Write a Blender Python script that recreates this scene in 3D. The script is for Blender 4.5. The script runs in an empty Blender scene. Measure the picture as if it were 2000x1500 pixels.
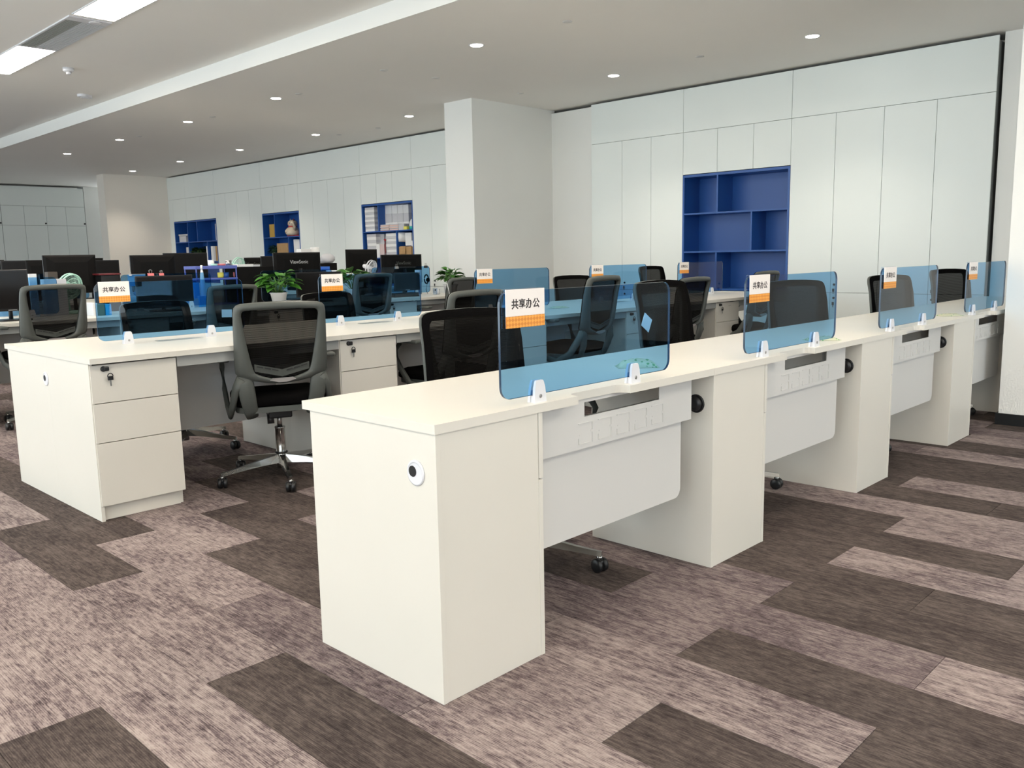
import bpy, bmesh, math, random
from mathutils import Vector, Matrix
random.seed(7)
C = bpy.context.scene.collection
PI = math.pi
# ---------------------------------------------------------------- camera
CAMP = Vector((-1.37076, -1.59869, 1.16327))
RT = Vector((0.693646, -0.720055, -0.019397)); UP = Vector((0.119764, 0.088735, 0.988829)); FW = Vector((0.710290, 0.688220, -0.147787))
FPX = 1674.12
cd = bpy.data.cameras.new('camera'); cam = bpy.data.objects.new('camera', cd); C.objects.link(cam)
cd.sensor_fit = 'HORIZONTAL'; cd.sensor_width = 36; cd.lens = FPX/2000*36; cd.clip_start = 0.05; cd.clip_end = 200
M = Matrix((RT, UP, -FW)).transposed().to_4x4(); M.translation = CAMP; cam.matrix_world = M
bpy.context.scene.camera = cam
# ---------------------------------------------------------------- light and exposure
sc = bpy.context.scene
sc.view_settings.view_transform = 'Standard'; sc.view_settings.look = 'None'
sc.view_settings.gamma = 1; sc.view_settings.use_curve_mapping = False
sc.view_settings.exposure = 0.13
WORLD_STRENGTH = 5.6; PANEL_E = 30.0; DOWN_E = 45.0; DOWN_W = 16.0
w = bpy.data.worlds.new('sky'); sc.world = w; w.use_nodes = True
bg = w.node_tree.nodes['Background']; bg.inputs[0].default_value = (0.88, 0.95, 1.0, 1); bg.inputs[1].default_value = WORLD_STRENGTH
sc.cycles.max_bounces = 10; sc.cycles.diffuse_bounces = 6; sc.cycles.transparent_max_bounces = 24
sc.cycles.use_denoising = True; sc.cycles.sample_clamp_indirect = 6.0
XL, XR, YB, YE = -4.6, 7.9, -5.0, 21.2      # room
ZC, ZU, XS = 3.07, 3.225, 3.27              # lower ceiling, upper ceiling, step between them
WINS = [(-4.6, -2.8), (-1.3, 0.1), (1.5, 3.6), (4.0, 6.6), (7.0, 9.6), (10.0, 12.8), (16.4, 18.8)]
WZ0, WZ1 = 0.25, 2.95
for i, (a, b) in enumerate(WINS):            # daylight enters through the windows: portals in the openings
    l = bpy.data.lights.new('window_portal', 'AREA'); l.shape = 'RECTANGLE'; l.size = WZ1-WZ0; l.size_y = b-a; l.cycles.is_portal = True
    o = bpy.data.objects.new('window_portal', l); C.objects.link(o); o.location = (XL+0.02, (a+b)/2, (WZ0+WZ1)/2)
    o.rotation_euler = (0, -PI/2, 0)
FILL_WINS = [(-4.0, -2.4), (2.0, 4.4)]  # unseen back-wall windows, added to brighten desk fronts and ceiling
for i, (a, b) in enumerate(FILL_WINS):
    l = bpy.data.lights.new('window_portal', 'AREA'); l.shape = 'RECTANGLE'; l.size = b-a; l.size_y = WZ1-WZ0; l.cycles.is_portal = True
    o = bpy.data.objects.new('window_portal', l); C.objects.link(o); o.location = ((a+b)/2, YB+0.02, (WZ0+WZ1)/2)
    o.rotation_euler = (PI/2, 0, 0)

# ---------------------------------------------------------------- helpers
def at(px, py, ax, v):                       # photo pixel (2000x1500) -> point on the plane axis=v
    d = FW+RT*((px-1000)/FPX)-UP*((py-750)/FPX)
    return CAMP+d*((v-CAMP[ax])/d[ax])

class MB:
    def __init__(s): s.v = []; s.f = []; s.m = []; s.mi = 0; s.sm = []; s.smooth = False
    def add(s, vs, fs, sm=None):
        n = len(s.v); s.v += [tuple(v) for v in vs]
        for f in fs: s.f.append(tuple(n+i for i in f)); s.m.append(s.mi); s.sm.append(s.smooth if sm is None else sm)
    def box(s, x0, x1, y0, y1, z0, z1, b=0.0, mat=None):
        bm = bmesh.new(); bmesh.ops.create_cube(bm, size=1)
        for v in bm.verts: v.co = Vector(((x0+x1)/2+v.co.x*(x1-x0), (y0+y1)/2+v.co.y*(y1-y0), (z0+z1)/2+v.co.z*(z1-z0)))
        if b > 0: bmesh.ops.bevel(bm, geom=bm.edges[:], offset=b, segments=2, affect='EDGES', profile=0.5)
        if mat is not None: bmesh.ops.transform(bm, matrix=mat, verts=bm.verts[:])
        bm.verts.index_update(); s.add([v.co for v in bm.verts], [[v.index for v in f.verts] for f in bm.faces], False); bm.free(); return s
    def prism(s, poly, t0, t1, fn=None, side=None):   # poly 2d, fn(a,b,t)->xyz
        fn = fn or (lambda a, b, t: (a, b, t)); n = len(poly)
        vs = [fn(a, b, t0) for a, b in poly]+[fn(a, b, t1) for a, b in poly]
        k = s.mi
        s.add(vs, [tuple(range(n))[::-1], tuple(range(n, 2*n))], False)
        if side is not None: s.mi = side
        s.add(vs, [(i, (i+1) % n, n+(i+1) % n, n+i) for i in range(n)], False); s.mi = k; return s
    def tube(s, path, r, n=10, sx=1.0, sy=1.0, up=(0, 0, 1), caps=True):
        path = [Vector(p) for p in path]; rs = r if isinstance(r, (list, tuple)) else [r]*len(path); up = Vector(up); rings = []
        for i, p in enumerate(path):
            t = (path[min(i+1, len(path)-1)]-path[max(i-1, 0)]).normalized()
            a = t.cross(up)
            if a.length < 1e-4: a = t.cross(Vector((1, 0, 0)))
            a.normalize(); b = a.cross(t).normalized()
            rings.append([p+a*(math.cos(2*PI*k/n)*rs[i]*sx)+b*(math.sin(2*PI*k/n)*rs[i]*sy) for k in range(n)])
        vs = [v for q in rings for v in q]; fs = []
        for i in range(len(path)-1):
            for k in range(n): fs.append((i*n+k, i*n+(k+1) % n, (i+1)*n+(k+1) % n, (i+1)*n+k))
        s.add(vs, fs, True)
        if caps: s.add(vs, [tuple(range(n))[::-1], tuple(range((len(path)-1)*n, len(path)*n))], False)
        return s
    def lathe(s, prof, cen=(0, 0, 0), n=20, mat=None):
        vs = []; fs = []; c = Vector(cen)
        for r, z in prof:
            for k in range(n):
                v = Vector((r*math.cos(2*PI*k/n), r*math.sin(2*PI*k/n), z))
                vs.append((mat @ v if mat else v)+c)
        m = len(prof)
        for i in range(m-1):
            for k in range(n): fs.append((i*n+k, i*n+(k+1) % n, (i+1)*n+(k+1) % n, (i+1)*n+k))
        s.add(vs, fs, True); s.add(vs, [tuple(range(n))[::-1], tuple(range((m-1)*n, m*n))], False); return s
    def mesh(s, name, mats):
        me = bpy.data.meshes.new(name); me.from_pydata(s.v, [], s.f)
        for m in (mats if isinstance(mats, (list, tuple)) else [mats]): me.materials.append(m)
        me.polygons.foreach_set('material_index', s.m); me.polygons.foreach_set('use_smooth', s.sm)
        bm = bmesh.new(); bm.from_mesh(me); bmesh.ops.remove_doubles(bm, verts=bm.verts[:], dist=1e-6)
        bmesh.ops.recalc_face_normals(bm, faces=bm.faces[:]); bm.to_mesh(me); bm.free(); me.update(); return me
    def build(s, name, mats, parent=None, loc=(0, 0, 0), rot=(0, 0, 0)):
        o = bpy.data.objects.new(name, s.mesh(name, mats)); C.objects.link(o); o.parent = parent
        o.location = loc; o.rotation_euler = rot; return o

def thing(name, label, cat, loc=(0, 0, 0), rz=0, group=None):
    o = bpy.data.objects.new(name, None); C.objects.link(o); o.location = loc; o.rotation_euler = (0, 0, rz); o.empty_display_size = 0.1
    return tag(o, label, cat, group)
def tag(o, label, cat, group=None):
    o['label'] = label; o['category'] = cat
    if group: o['group'] = group
    return o
def struct(o): o['kind'] = 'structure'; return o
def stuff(o): o['kind'] = 'stuff'; return o
def copy_tree(o, parent=None):
    c = o.copy(); C.objects.link(c); c.parent = parent
    for ch in list(o.children): copy_tree(ch, c)
    return c
def rrect(w, h, r, n=6, cx=0, cy=0):
    out = []
    for (sx, sy, a0) in ((1, -1, -PI/2), (1, 1, 0), (-1, 1, PI/2), (-1, -1, PI)):
        for k in range(n+1):
            a = a0+PI/2*k/n; out.append((cx+sx*(w/2-r)+r*math.cos(a), cy+sy*(h/2-r)+r*math.sin(a)))
    return out
def text_mesh(body, size, bold=0.0, extrude=0.0003):
    cu = bpy.data.curves.new('lettering', 'FONT'); cu.body = body; cu.size = size; cu.extrude = extrude; cu.offset = bold
    cu.align_x = 'CENTER'; cu.align_y = 'CENTER'; cu.resolution_u = 3
    t = bpy.data.objects.new('tmp', cu); C.objects.link(t); bpy.context.view_layer.update()
    me = bpy.data.meshes.new_from_object(t.evaluated_get(bpy.context.evaluated_depsgraph_get())); bpy.data.objects.remove(t); return me
def text(name, me, mat, parent, loc, rot):
    me.materials.clear(); me.materials.append(mat)
    o = bpy.data.objects.new(name, me); C.objects.link(o); o.parent = parent; o.location = loc; o.rotation_euler = rot; return o

# ---------------------------------------------------------------- materials
def pm(name, col, rough=0.5, metal=0.0, emit=None, es=0, noise=None, spec=0.5, bump=0):
    m = bpy.data.materials.new(name); m.use_nodes = True; nt = m.node_tree; p = nt.nodes['Principled BSDF']
    p.inputs['Base Color'].default_value = (*col, 1); p.inputs['Roughness'].default_value = rough; p.inputs['Metallic'].default_value = metal
    p.inputs['Specular IOR Level'].default_value = spec
    if emit: p.inputs['Emission Color'].default_value = (*emit, 1); p.inputs['Emission Strength'].default_value = es
    if noise or bump:
        sc_, amt = noise or (40, 0.0)
        g = nt.nodes.new('ShaderNodeNewGeometry'); n = nt.nodes.new('ShaderNodeTexNoise'); n.inputs['Scale'].default_value = sc_; n.inputs['Detail'].default_value = 4
        nt.links.new(g.outputs['Position'], n.inputs['Vector'])
        if amt:
            r = nt.nodes.new('ShaderNodeMapRange'); r.inputs['From Min'].default_value = 0.3; r.inputs['From Max'].default_value = 0.7
            r.inputs['To Min'].default_value = 1-amt; r.inputs['To Max'].default_value = 1+amt
            h = nt.nodes.new('ShaderNodeHueSaturation'); h.inputs['Color'].default_value = (*col, 1)
            nt.links.new(n.outputs['Fac'], r.inputs['Value']); nt.links.new(r.outputs[0], h.inputs['Value']); nt.links.new(h.outputs[0], p.inputs['Base Color'])
        if bump:
            b = nt.nodes.new('ShaderNodeBump'); b.inputs['Strength'].default_value = bump; b.inputs['Distance'].default_value = 0.002
            nt.links.new(n.outputs['Fac'], b.inputs['Height']); nt.links.new(b.outputs[0], p.inputs['Normal'])
    return m
LAM = pm('white_laminate', (0.70, 0.67, 0.605), 0.32, noise=(3, 0.012))
LAME = pm('white_laminate_edge', (0.72, 0.68, 0.61), 0.4)
TRAYM = pm('white_powder_coat', (0.63, 0.62, 0.60), 0.45)
BEAMM = pm('grey_steel_beam', (0.36, 0.365, 0.35), 0.45)
CABM = pm('cabinet_white', (0.82, 0.86, 0.835), 0.42, noise=(1.5, 0.01))
CARC = pm('cabinet_carcass', (0.16, 0.165, 0.16), 0.7)
WALLM = pm('wall_paint', (0.84, 0.84, 0.81), 0.75, noise=(2, 0.01), bump=0.05)
WALLW = pm('wall_paint_warm', (0.70, 0.66, 0.60), 0.75)
CEILM = pm('ceiling_paint', (0.87, 0.845, 0.80), 0.85, noise=(1, 0.01))
BANDM = pm('ceiling_edge_paint', (0.85, 0.85, 0.82), 0.7)
BLUE = pm('blue_laminate', (0.014, 0.085, 0.33), 0.38)
BLACKP = pm('black_plastic', (0.010, 0.010, 0.011), 0.38)
BLACKM = pm('black_matte', (0.006, 0.0055, 0.0055), 0.7, spec=0.12)
FABRIC = pm('black_fabric', (0.0042, 0.0038, 0.0038), 0.95, spec=0.02, noise=(300, 0.3), bump=0.4)
GREYP = pm('grey_chair_plastic', (0.082, 0.088, 0.080), 0.45, spec=0.35)
CHROME = pm('chrome', (0.46, 0.46, 0.45), 0.14, 1.0)
STEEL = pm('dull_steel', (0.42, 0.41, 0.40), 0.3, 1.0)
WHITEP = pm('white_plastic', (0.70, 0.70, 0.73), 0.3)
PAPER = pm('paper_white', (0.80, 0.80, 0.80), 0.8)
PAPERG = pm('paper_grey', (0.55, 0.55, 0.58), 0.8)
INK = pm('black_ink', (0.03, 0.022, 0.022), 0.7)
SILVER = pm('silver_lettering', (0.45, 0.45, 0.45), 0.5)
PINK = pm('pink_metal', (0.80, 0.22, 0.22), 0.4)
RED = pm('red_cloth', (0.50, 0.02, 0.03), 0.7)
GOLD = pm('gold_foil', (0.60, 0.36, 0.06), 0.35, 0.3)
CARD = pm('cardboard', (0.42, 0.26, 0.12), 0.8, noise=(15, 0.08))
MINT = pm('mint_plastic', (0.42, 0.68, 0.58), 0.4)
VIOLET = pm('violet_blue_plastic', (0.10, 0.13, 0.42), 0.4)
CYANP = pm('cyan_plastic', (0.02, 0.35, 0.65), 0.4)
YELL = pm('yellow_plastic', (0.80, 0.72, 0.12), 0.5)
BASEB = pm('black_skirting', (0.006, 0.007, 0.008), 0.4)
LEDP = pm('led_panel_glow', (0.9, 0.9, 0.9), 0.5, emit=(1.0, 0.90, 0.76), es=PANEL_E)
LEDD = pm('downlight_glow', (0.9, 0.9, 0.9), 0.5, emit=(1.0, 0.92, 0.80), es=DOWN_E)
SLOTD = pm('dark_slot', (0.03, 0.03, 0.03), 0.8)
SCREEN = pm('dark_screen', (0.007, 0.006, 0.006), 0.3, spec=0.3)
LEAF = pm('leaf_green', (0.045, 0.17, 0.018), 0.38, noise=(9, 0.45))
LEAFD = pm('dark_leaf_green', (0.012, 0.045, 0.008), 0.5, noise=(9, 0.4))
STEM = pm('stem_green', (0.10, 0.22, 0.05), 0.5)
CERAM = pm('cream_ceramic', (0.62, 0.52, 0.40), 0.3, noise=(20, 0.08))

def glass_mat(name, col, refl=1.0):
    m = bpy.data.materials.new(name); m.use_nodes = True; nt = m.node_tree; nt.nodes.clear()
    o = nt.nodes.new('ShaderNodeOutputMaterial'); t = nt.nodes.new('ShaderNodeBsdfTransparent'); t.inputs[0].default_value = (*col, 1)
    g = nt.nodes.new('ShaderNodeBsdfGlossy'); g.inputs['Roughness'].default_value = 0.02
    f = nt.nodes.new('ShaderNodeFresnel'); f.inputs['IOR'].default_value = 1.45
    k = nt.nodes.new('ShaderNodeMath'); k.operation = 'MULTIPLY'; k.inputs[1].default_value = refl
    x = nt.nodes.new('ShaderNodeMixShader'); gg = nt.nodes.new('ShaderNodeNewGeometry'); iv = nt.nodes.new('ShaderNodeMath'); iv.operation = 'SUBTRACT'; iv.inputs[0].default_value = 1; nt.links.new(gg.outputs['Backfacing'], iv.inputs[1])
    k2 = nt.nodes.new('ShaderNodeMath'); k2.operation = 'MULTIPLY'; nt.links.new(iv.outputs[0], k2.inputs[1])
    nt.links.new(f.outputs[0], k.inputs[0]); nt.links.new(k.outputs[0], k2.inputs[0]); nt.links.new(k2.outputs[0], x.inputs[0])
    nt.links.new(t.outputs[0], x.inputs[1]); nt.links.new(g.outputs[0], x.inputs[2]); nt.links.new(x.outputs[0], o.inputs[0]); return m
PANE = glass_mat('blue_acrylic', (0.48, 0.70, 0.875), 0.9)
PANEE = pm('blue_acrylic_edge', (0.02, 0.045, 0.085), 0.12)
CLEAR = glass_mat('clear_acrylic', (0.86, 0.90, 0.95), 1.0)
WGLASS = glass_mat('window_glass', (0.95, 0.97, 0.97), 1.0)

def mesh_mat():
    m = bpy.data.materials.new('black_mesh'); m.use_nodes = True; nt = m.node_tree; nt.nodes.clear()
    o = nt.nodes.new('ShaderNodeOutputMaterial'); t = nt.nodes.new('ShaderNodeBsdfTransparent')
    d = nt.nodes.new('ShaderNodeBsdfDiffuse'); d.inputs[0].default_value = (0.006, 0.0055, 0.005, 1)
    tc = nt.nodes.new('ShaderNodeTexCoord'); sp = nt.nodes.new('ShaderNodeSeparateXYZ'); nt.links.new(tc.outputs['Object'], sp.inputs[0])
    a = nt.nodes.new('ShaderNodeMath'); a.operation = 'MULTIPLY'; a.inputs[1].default_value = 1200.0; nt.links.new(sp.outputs['Z'], a.inputs[0])
    s = nt.nodes.new('ShaderNodeMath'); s.operation = 'SINE'; nt.links.new(a.outputs[0], s.inputs[0])
    r = nt.nodes.new('ShaderNodeMapRange'); r.inputs['From Min'].default_value = -1; r.inputs['From Max'].default_value = 1
    r.inputs['To Min'].default_value = 0.88; r.inputs['To Max'].default_value = 0.99; nt.links.new(s.outputs[0], r.inputs['Value'])
    x = nt.nodes.new('ShaderNodeMixShader'); nt.links.new(r.outputs[0], x.inputs[0]); nt.links.new(t.outputs[0], x.inputs[1]); nt.links.new(d.outputs[0], x.inputs[2])
    nt.links.new(x.outputs[0], o.inputs[0]); return m
MESHM = mesh_mat()

def carpet_mat(name, cols, fine):
    m = bpy.data.materials.new(name); m.use_nodes = True; nt = m.node_tree; p = nt.nodes['Principled BSDF']; N = nt.nodes.new; L = nt.links.new
    p.inputs['Roughness'].default_value = 0.95; p.inputs['Specular IOR Level'].default_value = 0.15
    g = N('ShaderNodeNewGeometry'); oi = N('ShaderNodeObjectInfo')
    off = N('ShaderNodeVectorMath'); off.operation = 'MULTIPLY_ADD'
    cmb = N('ShaderNodeCombineXYZ')
    for i in range(3): L(oi.outputs['Random'], cmb.inputs[i])
    L(cmb.outputs[0], off.inputs[0]); off.inputs[1].default_value = (0.0, 7.0, 3.0); L(g.outputs['Position'], off.inputs[2])
    def noise(scale, detail, rough=0.6):
        mp = N('ShaderNodeMapping'); mp.inputs['Scale'].default_value = scale; L(off.outputs[0], mp.inputs['Vector'])
        n = N('ShaderNodeTexNoise'); n.inputs['Scale'].default_value = 1.0; n.inputs['Detail'].default_value = detail; n.inputs['Roughness'].default_value = rough
        L(mp.outputs[0], n.inputs['Vector']); return n.outputs['Fac']
    def mth(op, a, b):
        k = N('ShaderNodeMath'); k.operation = op
        for i, q in enumerate((a, b)):
            if isinstance(q, (int, float)): k.inputs[i].default_value = q
            else: L(q, k.inputs[i])
        return k.outputs[0]
    streak = noise((200, 13, 1), 3, 0.7); mott = noise((52, 24, 1), 4, 0.75); big = noise((7, 3, 1), 2)
    speck = noise((320, 110, 1), 1)
    s = mth('ADD', mth('MULTIPLY', streak, 0.50), mth('MULTIPLY', mott, 0.42)); s = mth('ADD', s, mth('MULTIPLY', big, 0.25)); s = mth('ADD', s, mth('MULTIPLY', speck, fine))
    s = mth('SUBTRACT', s, 0.085+fine*0.5)
    sx = N('ShaderNodeSeparateXYZ'); L(g.outputs['Position'], sx.inputs[0])
    wv = mth('SINE', mth('MULTIPLY', sx.outputs['X'], 2*PI/0.0052), 0.0)
    s = mth('ADD', s, mth('MULTIPLY', wv, 0.03))
    r = N('ShaderNodeValToRGB'); L(s, r.inputs[0]); e = r.color_ramp.elements
    e[0].position = cols[0][0]; e[0].color = (*cols[0][1], 1); e[1].position = cols[-1][0]; e[1].color = (*cols[-1][1], 1)
    for q, c in cols[1:-1]: k = e.new(q); k.color = (*c, 1)
    L(r.outputs[0], p.inputs['Base Color'])
    b = N('ShaderNodeBump'); b.inputs['Strength'].default_value = 0.5; b.inputs['Distance'].default_value = 0.003; L(s, b.inputs['Height']); L(b.outputs[0], p.inputs['Normal'])
    return m
CL = carpet_mat('carpet_light_mauve', [(0.35, (0.055, 0.040, 0.042)), (0.44, (0.135, 0.102, 0.102)), (0.52, (0.245, 0.195, 0.185)), (0.63, (0.35, 0.29, 0.265))], 0.10)
CM = carpet_mat('carpet_mid_mauve', [(0.36, (0.045, 0.033, 0.035)), (0.46, (0.115, 0.086, 0.089)), (0.55, (0.205, 0.162, 0.155)), (0.66, (0.29, 0.24, 0.22))], 0.10)
CD = carpet_mat('carpet_dark_brown', [(0.34, (0.026, 0.019, 0.018)), (0.46, (0.058, 0.044, 0.040)), (0.55, (0.092, 0.072, 0.064)), (0.66, (0.14, 0.112, 0.097))], 0.08)

# ---------------------------------------------------------------- room shell
fl = MB().box(XL, XR, YB, YE, -0.12, -0.006).build('floor', pm('screed', (0.05, 0.04, 0.04), 0.9)); struct(fl)
PW, PL = 0.2517, 1.01
# joint phase and light/dark order by plank column, read from the photo (phase = y of one joint)
ph = {-1: .59, 0: .05, 1: .60, 2: .14, 3: -.29, 4: .14, 5: -.29, 6: .33, 7: -.295, 8: -.84, 9: -.31, 10: .2, 11: .45, 12: -.1, 13: .3, 14: -.35, 15: .1, -2: .10, -3: .68, -4: .3, -5: .55}
known = {}
def setc(k, segs):      # segs: (y_mid, shade)
    for y, c in segs: known[(k, math.floor((y-ph[k])/PL))] = c
setc(-1, [(2.9, 'L'), (3.9, 'L'), (2.1, 'D'), (1.1, 'L'), (0.1, 'D'), (-.9, 'D')])
setc(0, [(3.5, 'D'), (2.5, 'D'), (1.5, 'L'), (.5, 'M'), (-.5, 'L'), (-1.3, 'L')])
setc(1, [(3.1, 'D'), (2.1, 'L'), (1.1, 'D'), (.1, 'L'), (-.9, 'D'), (-1.6, 'D')])
setc(2, [(3.6, 'L'), (2.7, 'L'), (1.6, 'D'), (.6, 'L'), (-.4, 'L'), (-1.3, 'D')])
setc(3, [(3.2, 'M'), (2.2, 'D'), (1.2, 'M'), (.2, 'M'), (-.8, 'D'), (-1.8, 'D')])
setc(4, [(2.6, 'D'), (1.6, 'M'), (.7, 'D'), (-.4, 'M'), (-1.3, 'L')])
setc(5, [(2.2, 'M'), (1.2, 'D'), (.2, 'M'), (-.8, 'D'), (-1.8, 'D')])
setc(6, [(2.8, 'D'), (1.8, 'L'), (.8, 'D'), (-.2, 'D'), (-1.2, 'D')])
setc(7, [(2.2, 'M'), (1.2, 'D'), (.2, 'D'), (-.8, 'L'), (-1.8, 'M')])
setc(8, [(2.6, 'D'), (1.6, 'D'), (.7, 'D'), (-.3, 'D'), (-1.3, 'L')])
setc(9, [(2.2, 'D'), (1.2, 'L'), (.2, 'D'), (-.8, 'L'), (-1.8, 'L')])
setc(10, [(1.7, 'M'), (.7, 'L'), (-.3, 'L'), (-1.3, 'L')])
setc(11, [(1.9, 'D'), (.9, 'M'), (-.1, 'D'), (-1.1, 'D')])
setc(12, [(1.4, 'M'), (.4, 'D'), (-.6, 'L'), (-1.6, 'L')])
setc(13, [(1.8, 'D'), (.8, 'D'), (-.2, 'D'), (-1.2, 'L')])
setc(14, [(1.1, 'M'), (.1, 'D'), (-.8, 'D'), (-1.6, 'D')])
setc(15, [(1.6, 'D'), (.6, 'M'), (-.4, 'L'), (-1.4, 'M')])
setc(-2, [(3.6, 'L'), (2.6, 'M'), (1.6, 'L'), (.6, 'L'), (-.5, 'L'), (-1.4, 'L')])
setc(-3, [(3.2, 'D'), (2.2, 'D'), (1.2, 'L'), (.2, 'D'), (-.8, 'D')])
setc(-4, [(2.8, 'D'), (1.8, 'D'), (.8, 'D'), (-.2, 'D')])
setc(-5, [(3, 'L'), (2, 'L'), (1, 'D'), (0, 'D')])
rr = random.Random(3); pm_cache = {}; npl = 0; far = MB(); MATS = {'L': CL, 'M': CM, 'D': CD}; IDX = {'L': 0, 'M': 1, 'D': 2}
k0 = math.floor((XL+.11)/PW); k1 = math.ceil((XR+.11)/PW)
cands = []
for k in range(k0, k1):
    p = ph.get(k, rr.choice([0, .14, .3, .45, .59, .7, .85]))
    j0 = math.floor((YB-p)/PL)
    for j in range(j0, int((YE-YB)/PL)+j0+2):
        x0, x1 = -.110+PW*k, -.110+PW*(k+1); y0, y1 = p+j*PL, p+(j+1)*PL
        x0, x1, y0, y1 = max(x0, XL), min(x1, XR), max(y0, YB), min(y1, YE)
        if y1-y0 < .02 or x1-x0 < .02: continue
        c = known.get((k, j)) or rr.choice(['L', 'M', 'M', 'D', 'D'])
        vx = (Vector(((x0+x1)/2, (y0+y1)/2, 0))-CAMP); z = vx.dot(FW)
        u = 1000+FPX*vx.dot(RT)/z if z > .3 else 1e6; vv = 750-FPX*vx.dot(UP)/z if z > .3 else 1e6
        vis = z > .3 and -350 < u < 2350 and vv < 2100
        cands.append((not vis, z, x0, x1, y0, y1, c))
cands.sort()
for i, (nv, z, x0, x1, y0, y1, c) in enumerate(cands):
    g = .0008; h = rr.uniform(-.0006, 0)
    if i < 290 and not nv:
        key = (round(x1-x0, 3), round(y1-y0, 3), c)
        if key not in pm_cache:
            ww, hh = (x1-x0)/2-g, (y1-y0)/2-g
            pm_cache[key] = MB().box(-ww, ww, -hh, hh, -.006, 0).mesh('carpet_plank', MATS[c])
        o = bpy.data.objects.new('carpet_plank', pm_cache[key]); C.objects.link(o); o.parent = fl; o.location = ((x0+x1)/2, (y0+y1)/2, h)
    else:
        far.mi = IDX[c]; far.box(x0+g, x1-g, y0+g, y1-g, -.006, h)
stuff(far.build('carpet_plank_field', [CL, CM, CD], fl))

# walls: right wall behind the cabinets, end wall, back wall, window wall
struct(MB().box(XR, XR+.15, YB, YE, 0, 3.4).build('wall_right', WALLM))
struct(MB().box(XL, XR, YE+.5, YE+.65, 0, 3.4).build('wall_end', WALLM))
wb = MB(); wb.box(XL, XR, YB-.15, YB, 0, WZ0).box(XL, XR, YB-.15, YB, WZ1, 3.4)
xs_ = [XL]+[q for w_ in FILL_WINS for q in w_]+[XR]
for i in range(0, len(xs_), 2): wb.box(xs_[i], xs_[i+1], YB-.15, YB, WZ0, WZ1)
struct(wb.build('wall_back', WALLW))
for i, (a, b) in enumerate(FILL_WINS):  # frames and glass of the added back-wall openings
    f = MB(); f.box(a, b, YB-.10, YB-.05, WZ0, WZ0+.05).box(a, b, YB-.10, YB-.05, WZ1-.05, WZ1)
    for x in (a, (a+b)/2-.025, b-.05): f.box(x, x+.05, YB-.10, YB-.05, WZ0+.05, WZ1-.05)
    wn = struct(f.build('window_%d' % (len(WINS)+i+1), BEAMM)); MB().box(a+.05, b-.05, YB-.078, YB-.072, WZ0+.05, WZ1-.05).build('pane', WGLASS, wn)
wl = MB(); wl.box(XL-.2, XL, YB, YE+.5, 0, WZ0).box(XL-.2, XL, YB, YE+.5, WZ1, 3.4)
ys = [YB]+[q for w_ in WINS for q in w_]+[YE+.5]
for i in range(0, len(ys), 2): wl.box(XL-.2, XL, ys[i], ys[i+1], WZ0, WZ1)
struct(wl.build('wall_left', WALLM))
for i, (a, b) in enumerate(WINS):
    f = MB(); f.box(XL-.12, XL-.06, a, b, WZ0, WZ0+.05).box(XL-.12, XL-.06, a, b, WZ1-.05, WZ1)
    for y in (a, (a+b)/2-.025, b-.05): f.box(XL-.12, XL-.06, y, y+.05, WZ0+.05, WZ1-.05)
    wn = struct(f.build('window_%d' % (i+1), BEAMM)); MB().box(XL-.093, XL-.087, a+.05, b-.05, WZ0+.05, WZ1-.05).build('pane', WGLASS, wn)
# ceilings
struct(MB().box(XS, XR+.15, YB, YE+.65, ZC, ZC+.35).build('ceiling', CEILM))
struct(MB().box(XL-.2, XS-.012, YB, YE+.65, ZU, ZU+.2).build('ceiling', CEILM))
struct(MB().box(XS-.012, XS, YB, YE+.65, ZC-.004, ZU+.03).build('trim_1', BANDM))
# the pillar between the two cabinet runs, the pier at the far end, the near column at the right
struct(MB().box(6.09, 7.62, 6.22, 6.72, 0, ZC).build('wall_pillar', WALLM))
struct(MB().box(6.12, 7.55, 17.72, 18.08, 0, ZC).build('wall_pier', pm('warm_pier_paint', (0.84, 0.79, 0.72), .75)))
struct(MB().box(4.865, 5.5, -.75, -.03, 0.075, ZC).build('wall_column', WALLM))
struct(MB().box(4.85, 5.51, -.76, -.015, 0, 0.075).build('baseboard_column', BASEB))
struct(MB().box(7.56, 7.62, 5.5, 6.22, 0, 3.03).build('wall_panel', WALLM))
struct(MB().box(7.56, XR, -5, .79, 0, ZC).build('wall_side', WALLM))
struct(MB().box(7.545, 7.56, -5, .79, 0, .08).build('baseboard_right', BASEB))
ct = MB().box(6.96, 7.5, YE+.0, YE+.4, 0, ZC).build('wall_far_panel', WALLM); struct(ct)

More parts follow.
